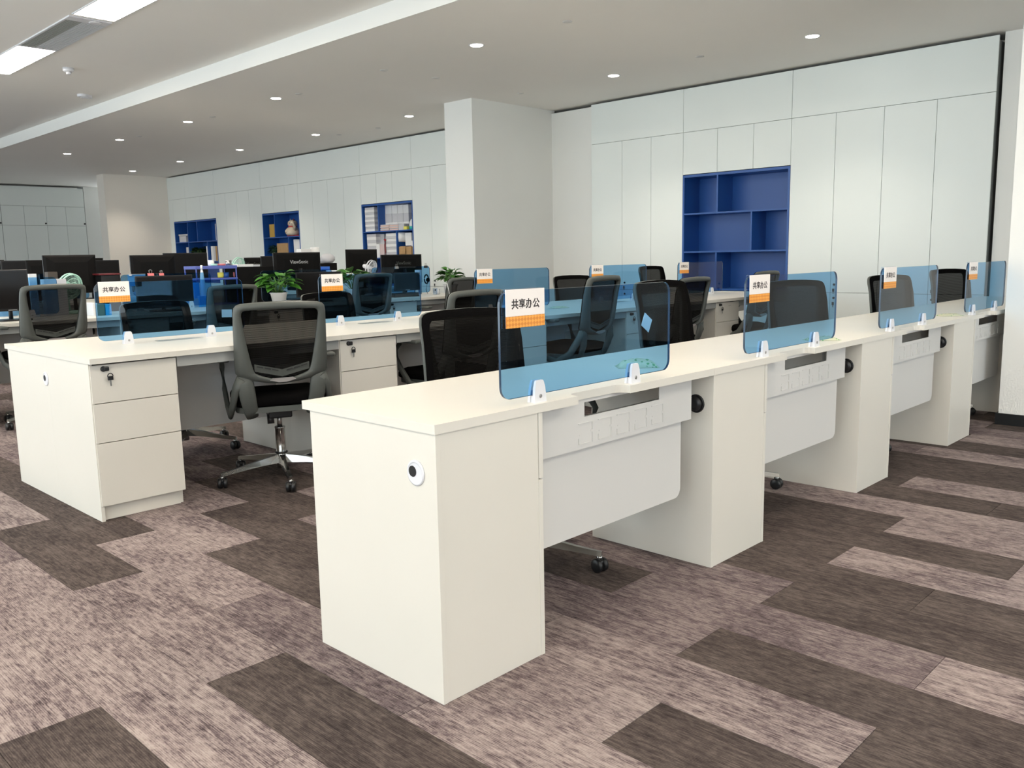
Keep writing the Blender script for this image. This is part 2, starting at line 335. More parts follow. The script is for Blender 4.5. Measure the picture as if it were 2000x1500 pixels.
# ---------------------------------------------------------------- built-in cabinets
def lock_mb(x, y, z, s=1.0):                  # lock on a face whose normal is -x
    m = MB(); R = Matrix.Rotation(-PI/2, 3, 'Y'); m.lathe([(.012*s, 0), (.012*s, .008), (.009*s, .012)], (x, y, z), 12, R)
    m.box(x-.02, x-.016, y-.011*s, y+.011*s, z-.075*s, z-.042*s, .003*s); m.box(x-.019, x-.017, y-.003*s, y+.003*s, z-.095*s, z-.075*s); return m
def cabinet(y0, y1, doors, label, upper=None, niche=None, small=None, locks=()):
    t = thing('storage_cabinet', label, 'cabinet', (7.5, (y0+y1)/2, 0), 0)
    X = 0.0; yc = (y0+y1)/2; g = .0022
    A, B = (niche[0], niche[1]) if niche else (None, None)
    m = MB()
    if niche:
        m.box(.019, .37, y0-yc+.001, y1-yc-.001, .03, .715).box(.019, .37, y0-yc+.001, y1-yc-.001, 2.07, 3.0)
        if y1 > niche[1]+.01: m.box(.019, .37, niche[1]-yc+.02, y1-yc-.001, .715, 2.07)
        if y0 < niche[0]-.01: m.box(.019, .37, y0-yc+.001, niche[0]-yc-.02, .715, 2.07)
    else: m.box(.019, .37, y0-yc+.001, y1-yc-.001, .03, 3.0)
    m.build('carcass', CARC, t)
    def door(a, b, z0, z1, nm='door'): return MB().box(0, .018, a-yc+g, b-yc-g, z0+g, z1-g, .0008).build(nm, CABM, t)
    MB().box(.012, .03, y0-yc, y1-yc, 0, .08).build('plinth', CABM, t)
    ups = upper or [y0, y1]
    for a, b in zip(ups[:-1], ups[1:]): door(a, b, 2.55, 3.043, 'upper_panel')
    for i, (a, b) in enumerate(zip(doors[:-1], doors[1:])):
        d = door(a, b, .08, .715)
        inn = niche and a >= niche[0]-.02 and b <= niche[1]+.02
        if inn: door(a, b, 2.065, 2.55)
        else:
            d2 = door(a, b, .715, 2.55)
            if i in locks:
                lock_mb(0, b-yc-.04, .80).build('lock', BLACKP, d2); lock_mb(0, b-yc-.04, .66).build('lock', BLACKP, d)
    return t
def niche_case(y0, y1, hs, vs, label):
    t = thing('open_shelf_case', label, 'shelf', (7.5, (y0+y1)/2, 0)); yc = (y0+y1)/2; a, b = y0-yc, y1-yc; T = .018
    MB().box(.33, .345, a, b, .72, 2.06).build('back_panel', BLUE, t)
    MB().box(-.002, .33, a+.001, a+T+.006, .72, 2.06).build('side_panel', BLUE, t); MB().box(-.002, .33, b-T-.006, b-.001, .72, 2.06).build('side_panel', BLUE, t)
    MB().box(-.001, .33, a+T+.006, b-T-.006, 2.032, 2.06).build('top_panel', BLUE, t); MB().box(-.001, .33, a+T+.006, b-T-.006, .72, .742).build('bottom_panel', BLUE, t)
    for z in hs: MB().box(.002, .33, a+T+.006, b-T-.006, z-.009, z+.009).build('shelf', BLUE, t)
    zs = [.742]+[h for h in sorted(hs)]+[2.032]
    for row, y in vs: MB().box(.004, .33, y-yc-.009, y-yc+.009, zs[row]+(.009 if row else 0), zs[row+1]-(.009 if row < len(hs) else 0)).build('divider', BLUE, t)
    return t
cabinet(.82, 2.78, [.82, 1.32, 1.81, 2.296, 2.78], 'white built-in cabinet of four tall doors, right of the empty blue shelves', locks=(0, 2))
cabinet(2.78, 4.125, [2.78, 3.22, 3.67, 4.125], 'white built-in cabinet around the empty blue shelves', niche=(2.78, 4.125))
cabinet(4.125, 5.5, [4.125, 4.576, 5.011, 5.5], 'white built-in cabinet of three tall doors between the pillar and the empty blue shelves', locks=(1,))
niche_case(2.78, 4.125, [1.167, 1.61], [(2, 3.665), (1, 3.23), (0, 3.67)], 'empty bright blue open shelf case in the right-hand cabinet run')
cabinet(6.74, 9.11, [6.74, 7.3, 7.75, 8.20, 8.66, 9.11], 'white built-in cabinet beside the left edge of the pillar', locks=(1, 3))
cabinet(9.11, 10.455, [9.11, 9.608, 10.03, 10.455], 'white built-in cabinet around the blue shelves crammed with paper', niche=(9.11, 10.455))
cabinet(10.455, 12.38, [10.455, 10.95, 11.43, 11.91, 12.38], 'white built-in cabinet between the paper-filled shelves and the cat figurine shelves')
cabinet(12.38, 13.68, [12.38, 12.83, 13.25, 13.68], 'white built-in cabinet around the blue shelves with the cat figurine', niche=(12.38, 13.68))
cabinet(13.68, 15.54, [13.68, 14.15, 14.63, 15.09, 15.54], 'white built-in cabinet between the cat figurine shelves and the farthest blue shelves')
cabinet(15.54, 17.72, [15.54, 16.19, 16.86, 17.5, 17.72], 'white built-in cabinet around the farthest blue shelves, at the beige wall', upper=[15.54, 16.86, 17.72], niche=(15.54, 17.5))
yv = lambda px, py=440: at(px, py, 0, 7.5)[1]
niche_case(9.11, 10.455, [1.167, 1.605], [(2, yv(738, 420)), (1, yv(774, 470)), (0, 9.9)], 'blue open shelf case crammed with paper stacks')
niche_case(12.38, 13.68, [1.167, 1.60], [(2, yv(536, 440)), (1, yv(563.5, 480)), (0, 13.2)], 'blue open shelf case holding the cat figurine')
niche_case(15.54, 17.5, [1.167, 1.60], [(2, yv(366, 450)), (2, yv(384.5, 450)), (1, yv(369, 490)), (1, yv(405.5, 490))], 'farthest blue open shelf case, at the beige wall')
# end wall cabinets (front faces -y)
def end_cab(x0, x1, doors, label):
    t = thing('storage_cabinet', label, 'cabinet', ((x0+x1)/2, YE, 0)); xc = (x0+x1)/2; g = .003
    MB().box(x0-xc+.002, x1-xc-.002, .019, .4, .05, 3.0).build('carcass', CARC, t)
    MB().box(x0-xc+g, x1-xc-g, 0, .018, 2.57+g, 3.02).build('upper_panel', CABM, t)
    MB().box(x0-xc, x1-xc, .012, .03, 0, .08).build('plinth', CABM, t)
    for i, (a, b) in enumerate(zip(doors[:-1], doors[1:])):
        MB().box(a-xc+g, b-xc-g, 0, .018, 2.11+g, 2.57-g).build('door', CABM, t)
        d = MB().box(a-xc+g, b-xc-g, 0, .018, .08+g, 2.11-g).build('door', CABM, t)
        if i % 2: 
            m = MB().lathe([(.02, 0), (.02, .02)], (b-xc-.03, -.002, 2.16), 10, Matrix.Rotation(PI/2, 3, 'X')); m.build('lock', BLACKP, d)
end_cab(5.07, 6.95, [5.07, 5.56, 6.05, 6.50, 6.95], 'white cabinet on the far end wall, next to the pier')
end_cab(3.19, 5.066, [3.19, 3.66, 4.13, 4.6, 5.066], 'white cabinet on the far end wall at the left edge of the photo')
end_cab(1.3, 3.186, [1.3, 1.78, 2.25, 2.72, 3.186], 'white cabinet on the far end wall, beyond the left edge of the photo')

# ---------------------------------------------------------------- ceiling fittings
ring = MB().lathe([(.056, -.001), (.070, -.004), (.074, -.002), (.074, .0)], n=24).mesh('trim_ring', WHITEP)
lens = MB().lathe([(.057, -.003), (.057, -.0005)], n=24).mesh('lens', LEDD)
def downlight(x, y, label):
    t = thing('downlight', label, 'ceiling light', (x, y, ZC), 0, 'recessed ceiling downlights')
    for nm, me in (('trim_ring', ring), ('lens', lens)):
        o = bpy.data.objects.new(nm, me); C.objects.link(o); o.parent = t
    l = bpy.data.lights.new('downlight_beam', 'SPOT'); l.energy = DOWN_W*4; l.color = (1, .9, .75); l.spot_size = 1.9; l.spot_blend = .8; l.shadow_soft_size = .045
    lo = bpy.data.objects.new('downlight_beam', l); C.objects.link(lo); lo.parent = t; lo.location = (0, 0, -.02)
ords = ['nearest', 'second nearest', 'third nearest', 'fourth nearest', 'fifth nearest', 'sixth nearest', 'farthest']
for i, y in enumerate([4.29, 7.74, 10.02, 12.33, 14.58]):
    downlight(4.33, y, 'round recessed downlight, %s of the lit line running along the ceiling step' % (ords[i] if i < 4 else 'farthest'))
for i, y in enumerate([2.05, 4.29, 7.76, 10.02, 12.36, 14.63, 16.82]):
    downlight(6.38, y, 'round recessed downlight, %s of the line along the cabinets' % ords[i])
downlight(4.33, 2.05, 'round recessed downlight just above the top edge of the photo')
spr = MB().lathe([(.042, -.001), (.042, -.004), (.03, -.007), (.012, -.009)], n=18).mesh('sprinkler_cover', TRAYM)
for i, (x, y, lb) in enumerate([(4.337, 3.214, 'flat round sprinkler cover nearest the camera, by the ceiling step'), (6.292, 3.163, 'flat round sprinkler cover between the two right-hand downlights'),
        (4.376, 7.314, 'flat round sprinkler cover beside the third lit downlight from the right'), (6.332, 5.635, 'flat round sprinkler cover in front of the pillar'),
        (4.993, 5.618, 'flat round sprinkler cover left of the pillar top'), (4.341, 5.673, 'flat round sprinkler cover midway between step downlights'), (4.387, 9.427, 'small round sprinkler cover near the fourth step downlight'),
        (4.398, 11.766, 'small round sprinkler cover near the fifth step downlight'), (6.654, 9.798, 'round sprinkler cover close to the cabinet tops'), (6.702, 8.879, 'round sprinkler cover left of the pillar, near the cabinets')]):
    o = bpy.data.objects.new('sprinkler_cover', spr); C.objects.link(o); o.location = (x, y, ZC); tag(o, lb, 'sprinkler', 'flat sprinkler covers in the lower ceiling')
for i, (y0, y1) in enumerate([(7.62, 9.04), (4.76, 6.19), (1.9, 3.33), (-.96, .47), (-3.8, -2.4)]):
    lb = ['bright rectangular ceiling light panel left of the air grille', 'bright rectangular ceiling light panel right of the air grille, at the top edge'][i] if i < 2 else \
        'rectangular ceiling light panel outside the photo, %s' % ['above the near desk aisle', 'above the camera', 'behind the camera', 'far left', 'farthest left'][i-2]
    t = thing('ceiling_light_panel', lb, 'ceiling light', (1.69, (y0+y1)/2, ZU), 0, 'rectangular light panels in a line'); h = (y1-y0)/2
    MB().box(-.165, .165, -h, h, -.006, -.001).build('diffuser', LEDP, t)
    f = MB(); f.box(-.175, -.165, -h-.01, h+.01, -.009, 0).box(.165, .175, -h-.01, h+.01, -.009, 0).box(-.165, .165, -h-.01, -h, -.009, 0).box(-.165, .165, h, h+.01, -.009, 0)
    f.build('frame', WHITEP, t)
for i, (y0, y1) in enumerate([(7.62, 9.04), (4.76, 6.19), (1.9, 3.33), (-.96, .47), (-3.8, -2.4)]):  # extra unseen panel line, added as warm fill for desktops and fronts
    t = thing('ceiling_light_panel', 'added rectangular fill light panel out of view in the line nearer the windows, %s' % ['above the far left aisle', 'left of the third row', 'left of the middle row', 'left of the camera', 'left behind the camera'][i], 'ceiling light', (-1.7, (y0+y1)/2, ZU), 0, 'added fill light panels nearer the windows'); h = (y1-y0)/2
    MB().box(-.165, .165, -h, h, -.006, -.001).build('diffuser', LEDP, t)
    f = MB(); f.box(-.175, -.165, -h-.01, h+.01, -.009, 0).box(.165, .175, -h-.01, h+.01, -.009, 0).box(-.165, .165, -h-.01, -h, -.009, 0).box(-.165, .165, h, h+.01, -.009, 0)
    f.build('frame', WHITEP, t)
t = thing('air_grille', 'long slatted air conditioning grille between two light panels', 'vent', (1.69, 6.93, ZU))
MB().box(-.16, .16, -.66, .66, -.004, -.0005).build('backing', SLOTD, t)
g = MB(); g.box(-.175, -.16, -.67, .67, -.012, 0).box(.16, .175, -.67, .67, -.012, 0).box(-.16, .16, -.67, -.55, -.012, 0).box(-.16, .16, .64, .67, -.012, 0); g.build('frame', WHITEP, t)
for k in range(19):
    xx = -.151+k*.0168; MB().box(-.004, .004, -.55, .64, -.012, -.004, mat=Matrix.Translation((xx, 0, 0)) @ Matrix.Rotation(.25, 4, 'Y')).build('slat', WHITEP if k > 7 else BEAMM, t)
MB().lathe([(.05, 0), (.05, -.003), (.04, -.005)], (.06, -.6, -.012), 16).build('sensor', WHITEP, t)
t = thing('smoke_detector', 'small domed white smoke detector left of the light panels', 'smoke detector', (2.224, 8.346, ZU))
MB().lathe([(.055, 0), (.055, -.028), (.048, -.036), (.03, -.042)], n=24).build('housing', WHITEP, t)
MB().lathe([(.028, -.042), (.024, -.062), (.018, -.066)], n=16).build('sensor_dome', WHITEP, t); MB().lathe([(.0262, -.046), (.0252, -.054)], n=12).build('sensor_slot', BLACKP, t)
t = thing('ceiling_access_point', 'flat rounded white box on the ceiling nearer the ceiling step', 'wireless router', (2.902, 9.771, ZU), .5)
MB().prism(rrect(.18, .12, .05), -.03, 0).build('housing', WHITEP, t); MB().lathe([(.05, -.03), (.045, -.036)], n=16).build('cover', WHITEP, t)

# ---------------------------------------------------------------- desks
L = 1.3245; H = .75; T = .025; PWD = .402
def top_poly(x0, x1, depth, ends):           # notched edge at y=0
    p = [(x0, 0), (.56, 0), (.56, .012)]
    for k in range(6): a = PI-PI/2*k/5; p.append((.56+.032+.032*math.cos(a), .014+.032*math.sin(a)))
    for k in range(6): a = PI/2-PI/2*k/5; p.append((.785+.032*math.cos(a), .014+.032*math.sin(a)))
    return p+[(.817, .012), (.817, 0), (x1, 0), (x1, depth), (x0, depth)]
def lock_on(parent, x, y, sy, z, big=1.0):    # lock and hanging key on a drawer front, outward normal sy
    m = MB(); R = Matrix.Rotation(-sy*PI/2, 3, 'X')
    m.lathe([(.0125, 0), (.0125, .006), (.009, .012)], (x-.011, y, z), 14, R); m.box(x-.012, x+.012, min(y, y+sy*.014), max(y, y+sy*.014), z-.010, z+.010, .004); m.build('lock', BLACKP, parent)
    k = MB(); yk = y+sy*.016
    k.tube([(x+.012+.012*math.cos(a), yk, z-.035+.014*math.sin(a)) for a in [PI*q/8 for q in range(9)]], .0022, 6)
    k.box(x, x+.024, yk-.003, yk+.003, z-.052, z-.034, .001); kk = k.build('key', BLACKP, parent)
    MB().box(x+.0095, x+.0145, yk-.001, yk+.001, z-.078, z-.052).build('key_blade', STEEL, parent)
ZD = [(.071, .360), (.3635, .541), (.5445, .716)]
def drawers(t, yf, sy, lockx):                # drawer fronts whose outer face is yf, normal sy
    n = 0
    for z0, z1 in ZD:
        a, b = (yf-.018, yf) if sy > 0 else (yf, yf+.018)
        d = MB().box(.008, PWD-.002, a, b, z0, z1, .0008).build('drawer_front', LAM, t)
        if n == 2: lock_on(d, lockx, yf, sy, .698)
        n += 1
def grommet(t, x, y, z, white=True):          # on a -x face
    R = Matrix.Rotation(-PI/2, 3, 'Y')
    g = MB().lathe([(.0345, 0), (.034, .003), (.028, .005), (.027, .003)], (x, y, z), 28, R).build('grommet', WHITEP if white else BLACKP, t)
    if white:
        MB().lathe([(.015, .0032), (.0145, .0042)], (x, y+.011, z+.003), 18, R).build('cable_hole', BLACKP, g)
    else: MB().lathe([(.029, .003), (.026, .016), (.015, .02)], (x, y, z), 20, R).build('cap', BLACKP, g)
def half(t, y0, sy, depth, first, single):
    """half a module. y0 = notched centre/free edge, sy = direction of the user side"""
    F = lambda a, b, z: (a, y0+sy*b, z)
    MB().prism(top_poly(0 if not first else -.001, L-.0008, depth, 0), H-T, H, F).build('desktop', LAM, t)
    Y = lambda a, b: (y0+sy*a, y0+sy*b) if sy > 0 else (y0+sy*b, y0+sy*a)
    # pedestal
    yb = .0035 if single else .03
    a, b = Y(yb, depth-.035)
    MB().box(0.003, .019, a, b, 0, H-T-.001, .0006).build('side_panel', LAM, t)
    a2, b2 = Y(yb, depth-.07)
    MB().box(PWD-.016, PWD, a2, b2, 0, .53, .0006).build('side_panel', LAM, t)
    MB().box(PWD-.014, PWD+.002, a2, b2, .534, H-T-.001, .0006).build('side_panel', LAM, t)
    a, b = Y(yb+.002, yb+.018); MB().box(.0195, PWD-.0165, a, b, 0, H-T-.001).build('back_panel', LAM, t)
    a, b = Y(.03, depth-.06); MB().box(.022, PWD-.02, a, b, .68, .715).build('top_rail', LAM, t)
    a, b = Y(depth-.075, depth-.06); MB().box(.02, PWD-.018, a, b, 0, .068).build('plinth', LAM, t)
    drawers(t, y0+sy*(depth-.03), sy, .075)
    # cable tray and modesty panel
    ty = .055; a, b = Y(ty, ty+.003)
    hole = (.655, 1.06, .667, .712); z0, z1 = .568, .7235; m = MB(); xa, xb = PWD+.004, 1.262
    m.box(hole[0], hole[1], a, b, hole[3], z1).box(xa, hole[0], a, b, z0, z1).box(hole[1], xb, a, b, z0, z1).box(hole[0], hole[1], a, b, z0, hole[2])
    bb = Y(ty+.003, ty+.11); m.box(xa, xb, bb[0], bb[1], z0, z0+.003); cb = Y(ty+.108, ty+.111); m.box(xa, xb, cb[0], cb[1], z0+.003, z0+.07)
    m.box(xb-.002, xb, bb[0], bb[1], z0+.003, z1)
    tr = m.build('cable_tray', TRAYM, t)
    yo = y0+sy*ty
    for k in range(5):                        # knock-outs: thin raised outlines and their hinge dots
        x = .625+k*.097; n = MB(); w_, h_ = .066, .064; zz = .583+.0005*k
        oa, ob = (yo-.0026, yo) if sy > 0 else (yo, yo+.0026)
        n.box(x, x+w_, oa, ob, zz+h_, zz+h_+.0021).box(x+w_, x+w_+.0021, oa, ob, zz+h_*.62, zz+h_).box(x+w_, x+w_+.0021, oa, ob, zz, zz+h_*.5).box(x, x+.0021, oa, ob, zz, zz+h_*.3).box(x+.005, x+w_*.8, oa, ob, zz, zz+.0021)
        n.lathe([(.0045, 0), (.0045, .0012)], (x+w_-.002, yo, zz+h_*.55), 8, Matrix.Rotation(sy*PI/2, 3, 'X')); n.lathe([(.002, 0), (.002, .0012)], (x+.006, yo, zz+h_*.45), 8, Matrix.Rotation(sy*PI/2, 3, 'X'))
        n.build('knockout', TRAYM, tr)
    pa, pb = .075, .091
    poly = [(PWD+.004, z0+.03), (PWD+.004, .284)]+[(1.226-.035+.035*math.sin(q), .284+.035-.035*math.cos(q)) for q in [PI/2*k/6 for k in range(7)]]+[(1.226, z0+.03)]
    if single: MB().prism(poly, pa, pb, lambda a_, z_, t_: (a_, y0+sy*t_, z_)).build('modesty_panel', TRAYM, t)
    # steel beam below the top at the user side, bracket
    a, b = Y(depth-.06, depth-.03); MB().box(PWD+.004, L, a, b, .672, H-T-.001).build('support_beam', BEAMM, t)
    a, b = Y(.075, .10); MB().box(L-.075, L-.035, a, b, .712, H-T-.001).build('bracket', SLOTD, t)
def module(x, yc, double, label, n, group, depth=.6):
    t = thing('office_desk', label, 'desk', (x, yc, 0), 0, group)
    if double:
        half(t, 0, -1, depth, n == 0, False); half(t, 0, 1, depth, n == 0, False)
        MB().box(PWD+.004, 1.25, -.012, .012, .25, .56).build('modesty_panel', TRAYM, t)
        MB().box(0.003, .019, -.03, .03, 0, H-T-.001).build('side_panel', LAM, t)
        grommet(t, .003, .0, .612, n == 0)
    else:
        half(t, 0, 1, depth, n == 0, True); grommet(t, .003, .083 if n == 0 else .075, .614, n == 0)
    return t
ordl = ['nearest', 'second', 'third', 'fourth', 'fifth and last']
Y1, Y2, Y3, Y4 = 0.0, 2.94, 5.93, 8.92; X2 = .03
for k in range(5): module(k*L, Y1, False, ['nearest white desk unit with blank end panel and cable tray, front row', 'second white desk unit of the front row, behind the nearest one', 'third white desk unit of the front row', 'fourth white desk unit of the front row, partly behind the bright column', 'last white desk unit of the front row, hidden past the bright column'][k], k, 'desk units of the front row')
for k in range(5): module(X2+k*L, Y2, True, ['white double desk unit at the left with drawers and end grommet, middle row', 'second white double desk unit of the middle row, drawers right of the grey chair', 'third white double desk unit of the middle row, seen through the nearest blue screen', 'fourth white double desk unit of the middle row', 'last white double desk unit of the middle row, below the empty blue shelves'][k], k, 'double desk units of the middle row')
for k in range(4): module(X2+k*L, Y3, True, '%s white double desk unit of the cluttered third row' % ['leftmost', 'second', 'third', 'rightmost'][k], k, 'double desk units of the third row')
for k in range(5): module(X2+k*L, Y4, True, '%s white double desk unit of the farthest row, hidden behind monitors' % ['leftmost', 'second', 'third', 'fourth', 'rightmost'][k], k, 'double desk units of the farthest row')

# ---------------------------------------------------------------- blue screens, clamps, notices
PX0, PX1, PZ0, PZ1 = .265, 1.078, .772, 1.068
pane_me = MB(); pane_me.prism(rrect(PX1-PX0, PZ1-PZ0, .035, 6, (PX0+PX1)/2, (PZ0+PZ1)/2), -.004, .004, lambda a, b, t_: (a, t_, b), side=1)
pane_me = pane_me.mesh('pane', [PANE, PANEE])
clm = MB()
prof = [(-.027, 0), (.027, 0), (.0235, .042), (.018, .059), (.014, .063), (-.014, .063), (-.017, .059), (-.0225, .042)]
clm.prism(prof, -.014, -.0045).prism(prof, .0045, .014) if False else [clm.prism(prof, t0, t1, lambda a, b, t_: (a*.94, t_*(1-.2*b/.063), b)) for t0, t1 in ((-.014, -.0045), (.0045, .014))]; clm.box(-.022, .022, -.0045, .0045, 0, .02)
clm = clm.mesh('clamp', WHITEP)
screw_me = MB().lathe([(.006, 0), (.006, .001), (.003, .0015)], (0, -.0135, .018), 10, Matrix.Rotation(PI/2, 3, 'X')).mesh('screw', STEEL)
def link(me, name, parent, loc=(0, 0, 0), rot=(0, 0, 0)):
    o = bpy.data.objects.new(name, me); C.objects.link(o); o.parent = parent; o.location = loc; o.rotation_euler = rot; return o
def screen(x, y, label, group):
    t = thing('desk_screen', label, 'desk divider', (x, y, 0), 0, group); link(pane_me, 'pane', t)
    for cx in (.413, .872):
        c = link(clm, 'clamp', t, (cx, 0, H)); link(screw_me, 'screw', c)
    return t
def check_mat():
    m = pm('orange_lattice_print', (0.8, 0.3, 0.03), .45); nt = m.node_tree; p = nt.nodes['Principled BSDF']
    tc = nt.nodes.new('ShaderNodeTexCoord'); mp = nt.nodes.new('ShaderNodeMapping'); mp.inputs['Rotation'].default_value = (0, PI/4, 0); mp.inputs['Scale'].default_value = (115, 115, 115)
    ck = nt.nodes.new('ShaderNodeTexChecker'); ck.inputs['Scale'].default_value = 1; ck.inputs[1].default_value = (.70, .24, .03, 1); ck.inputs[2].default_value = (.86, .38, .06, 1)
    ad = nt.nodes.new('ShaderNodeVectorMath'); ad.inputs[1].default_value = (0, .37, 0)
    nt.links.new(tc.outputs['Object'], mp.inputs[0]); nt.links.new(mp.outputs[0], ad.inputs[0]); nt.links.new(ad.outputs[0], ck.inputs[0]); nt.links.new(ck.outputs[0], p.inputs['Base Color']); return m
ORANGE = check_mat(); CARDW = pm('notice_white', (0.86, 0.80, 0.76), .35)
txt = text_mesh('共享办公', .0285, .0006)
def notice(x, y, label, side=-1):
    t = thing('notice_card', label, 'sign', (x, y, 0), 0, 'white and orange notice cards on the blue screens')
    z0, z1, a, b = .968, 1.073, .283, .438
    MB().box(a, b, -.0115, -.0075, z0+.032, z1, .0006).build('notice_panel', CARDW, t)
    MB().box(a, b, -.0115, -.0075, z0, z0+.0318, .0006).build('orange_band', ORANGE, t)
    text('lettering', txt.copy(), INK, t, ((a+b)/2-.001, -.0117, 1.031), (PI/2, 0, 0))
    MB().box(a, b, -.0075, -.0055, z0-.001, z1+.001).box(a, b, -.0055, .0055, z1-.001, z1+.001).box(a, b, .0055, .0075, z0-.001, z1+.001).build('acrylic_holder', CLEAR, t)
nl = ['nearest', 'second', 'third', 'fourth', 'fifth']
for k in range(5):
    screen(k*L, .031, 'blue acrylic desk screen, %s of the front row' % nl[k], 'blue screens of the front row')
    if k < 4: notice(k*L, .031, 'white and orange notice card on the %s screen of the front row' % nl[k])
    screen(X2+k*L, Y2, 'blue acrylic desk screen, %s of the middle row from the left' % nl[k], 'blue screens of the middle row')
    notice(X2+k*L, Y2, 'white and orange notice card on the %s screen of the middle row from the left' % nl[k])
for k in range(4):
    screen(X2+k*L, Y3, 'blue acrylic desk screen, %s of the third row from the left' % nl[k], 'blue screens of the third row')
for k in range(4):
    screen(X2+k*L, Y4, 'blue acrylic desk screen, %s of the farthest row from the left' % nl[k], 'blue screens of the farthest row')

# ---------------------------------------------------------------- office chair
outer = [(0, .968), (.10, .966), (.185, .960), (.207, .953), (.219, .940), (.224, .915), (.226, .84), (.227, .75), (.229, .66), (.226, .612), (.212, .592), (.16, .572), (.08, .555), (0, .548)]
inner = [(0, .930), (.09, .929), (.168, .926), (.179, .922), (.185, .914), (.187, .90), (.180, .84), (.167, .75), (.150, .66), (.138, .618), (.130, .606), (.10, .592), (.055, .578), (0, .572)]
def yb(x, z): return -.215-.10*((z-.55)/.42)+.45*x*x-.02*math.sin(max(0, min(1, (z-.5)/.3))*PI)
def loop(h): return h+[(-x, z) for x, z in h[::-1][1:-1]]
def chair_proto():
    t = bpy.data.objects.new('office_chair', None); C.objects.link(t)
    O, I = loop(outer), loop(inner); n = len(O)
    b = MB(); b.smooth = True; vs = []
    mid = [((o[0]*.45+i[0]*.55), (o[1]*.45+i[1]*.55)) for o, i in zip(O, I)]
    for ringp, dy in ((O, 0.0), (O, -.014), (mid, -.030), (I, -.022), (I, 0.0)):
        for x, z in ringp: vs.append((x, yb(x, z)+dy, z))
    for r in range(4):
        for k in range(n): b.add([], []); b.f.append((r*n+k, r*n+(k+1) % n, (r+1)*n+(k+1) % n, (r+1)*n+k)); b.m.append(0); b.sm.append(True)
    for k in range(n): b.f.append((4*n+k, 4*n+(k+1) % n, (k+1) % n, k)); b.m.append(0); b.sm.append(True)
    b.v = vs; b.build('back_frame', GREYP, t)
    m = MB(); cz = .76; vs = []; fs = []
    facs = [1.0, .93, .86, .6, .3]
    for f in facs:
        for x, z in O: xx, zz = x*f, cz+(z-cz)*f; vs.append((xx, yb(xx, zz)+.007+(.006 if .5 < f < .99 else 0), zz))
    m.v = vs+[(0, yb(0, cz)+.008, cz)]
    for r in range(4):
        for k in range(n): m.f.append((r*n+k, r*n+(k+1) % n, (r+1)*n+(k+1) % n, (r+1)*n+k)); m.m.append(0 if r >= 2 else 1); m.sm.append(True)
    for k in range(n): m.f.append((4*n+k, 4*n+(k+1) % n, 5*n)); m.m.append(0); m.sm.append(True)
    bk = m.build('back_mesh', [MESHM, FABRIC], t)
    # lumbar plate with slots
    lp = MB(); P_ = [(-.135, .655), (0, .622), (.135, .655), (.135, .618), (0, .585), (-.135, .618)]
    lp.prism(P_, -.012, -.006, lambda a, z, d: (a, yb(a, z)+d, z)); lo = lp.build('lumbar_plate', GREYP, t)
    sl = MB()
    for s in (-1, 1):
        for k in range(3):
            x = s*(.02+.037*k); x2 = s*(.05+.037*k); z = .610+.033*abs(x)/.135; z2 = .610+.033*abs(x2)/.135
            sl.prism([(x, z), (x2, z2), (x2, z2+.006), (x, z+.006)], -.016, -.0118, lambda a, q, d: (a, yb(a, q)+d, q))
    sl.build('slot', SLOTD, lo)
    lg = MB().prism([(-.065, .570), (-.02, .558), (.02, .558), (.065, .570), (.05, .582), (-.05, .580)], -.036, -.030, lambda a, z, d: (a, yb(a, z)+d, z)).build('chrome_badge', pm('bright_chrome', (.75, .75, .74), .35, .7), t)
    # struts from the back frame down under the seat
    for s in (-1, 1):
        sp = MB(); sp.tube([(s*.190, -.228, .60), (s*.182, -.236, .555), (s*.172, -.225, .48), (s*.160, -.195, .41), (s*.150, -.165, .372)], [.034, .042, .040, .036, .030], 12, 1.0, .36, up=(0, 1, 0)); sp.build('back_strut', GREYP, t)
        ar = MB(); ar.tube([(s*.20, -.235, .585), (s*.228, -.22, .53), (s*.246, -.16, .43), (s*.252, -.06, .375), (s*.256, .05, .40), (s*.262, .13, .49), (s*.266, .165, .60), (s*.268, .12, .648)], [.026, .026, .025, .024, .022, .021, .019, .018], 10, .62, 1.0); am = ar.build('armrest', GREYP, t)
        MB().box(-.032, .032, -.12, .12, 0, .022, .009, Matrix.Translation((s*.272, .04, .652))).build('arm_pad', GREYP, am)
    sm_ = MB(); ps = rrect(.47, .45, .09, 8)
    sm_.smooth = True; vs = []
    lev = [(.94, .425), (1.0, .44), (1.0, .462), (.96, .478), (.80, .488), (.4, .489)]
    for f, z in lev:
        for x, y in ps: vs.append((x*f, y*f+.02, z-(.02*max(0, (y*f-.12)/.1)**2 if y > 0 else 0)))
    nn = len(ps); sm_.v = vs
    for r in range(len(lev)-1):
        for k in range(nn): sm_.f.append((r*nn+k, r*nn+(k+1) % nn, (r+1)*nn+(k+1) % nn, (r+1)*nn+k)); sm_.m.append(0); sm_.sm.append(True)
    sm_.f.append(tuple(range(nn))[::-1]); sm_.f.append(tuple(range((len(lev)-1)*nn, len(lev)*nn))); sm_.m += [0, 0]; sm_.sm += [False, True]
    sm_.build('seat', FABRIC, t)
    MB().prism(rrect(.45, .43, .09, 6, 0, .02), .395, .424).build('seat_pan', GREYP, t)
    me = MB().box(-.06, .06, -.08, .10, .34, .394, .008); me.tube([(.05, .02, .36), (.2, .02, .37), (.26, .02, .365)], .006, 8); me.tube([(-.05, -.04, .36), (-.05, -.05, .31)], .018, 8); me.build('tilt_mechanism', BLACKP, t)
    MB().lathe([(.026, .055), (.026, .09), (.030, .095), (.030, .13), (.026, .135), (.026, .27), (.028, .272), (.028, .28)], n=20).build('gas_column', CHROME, t)
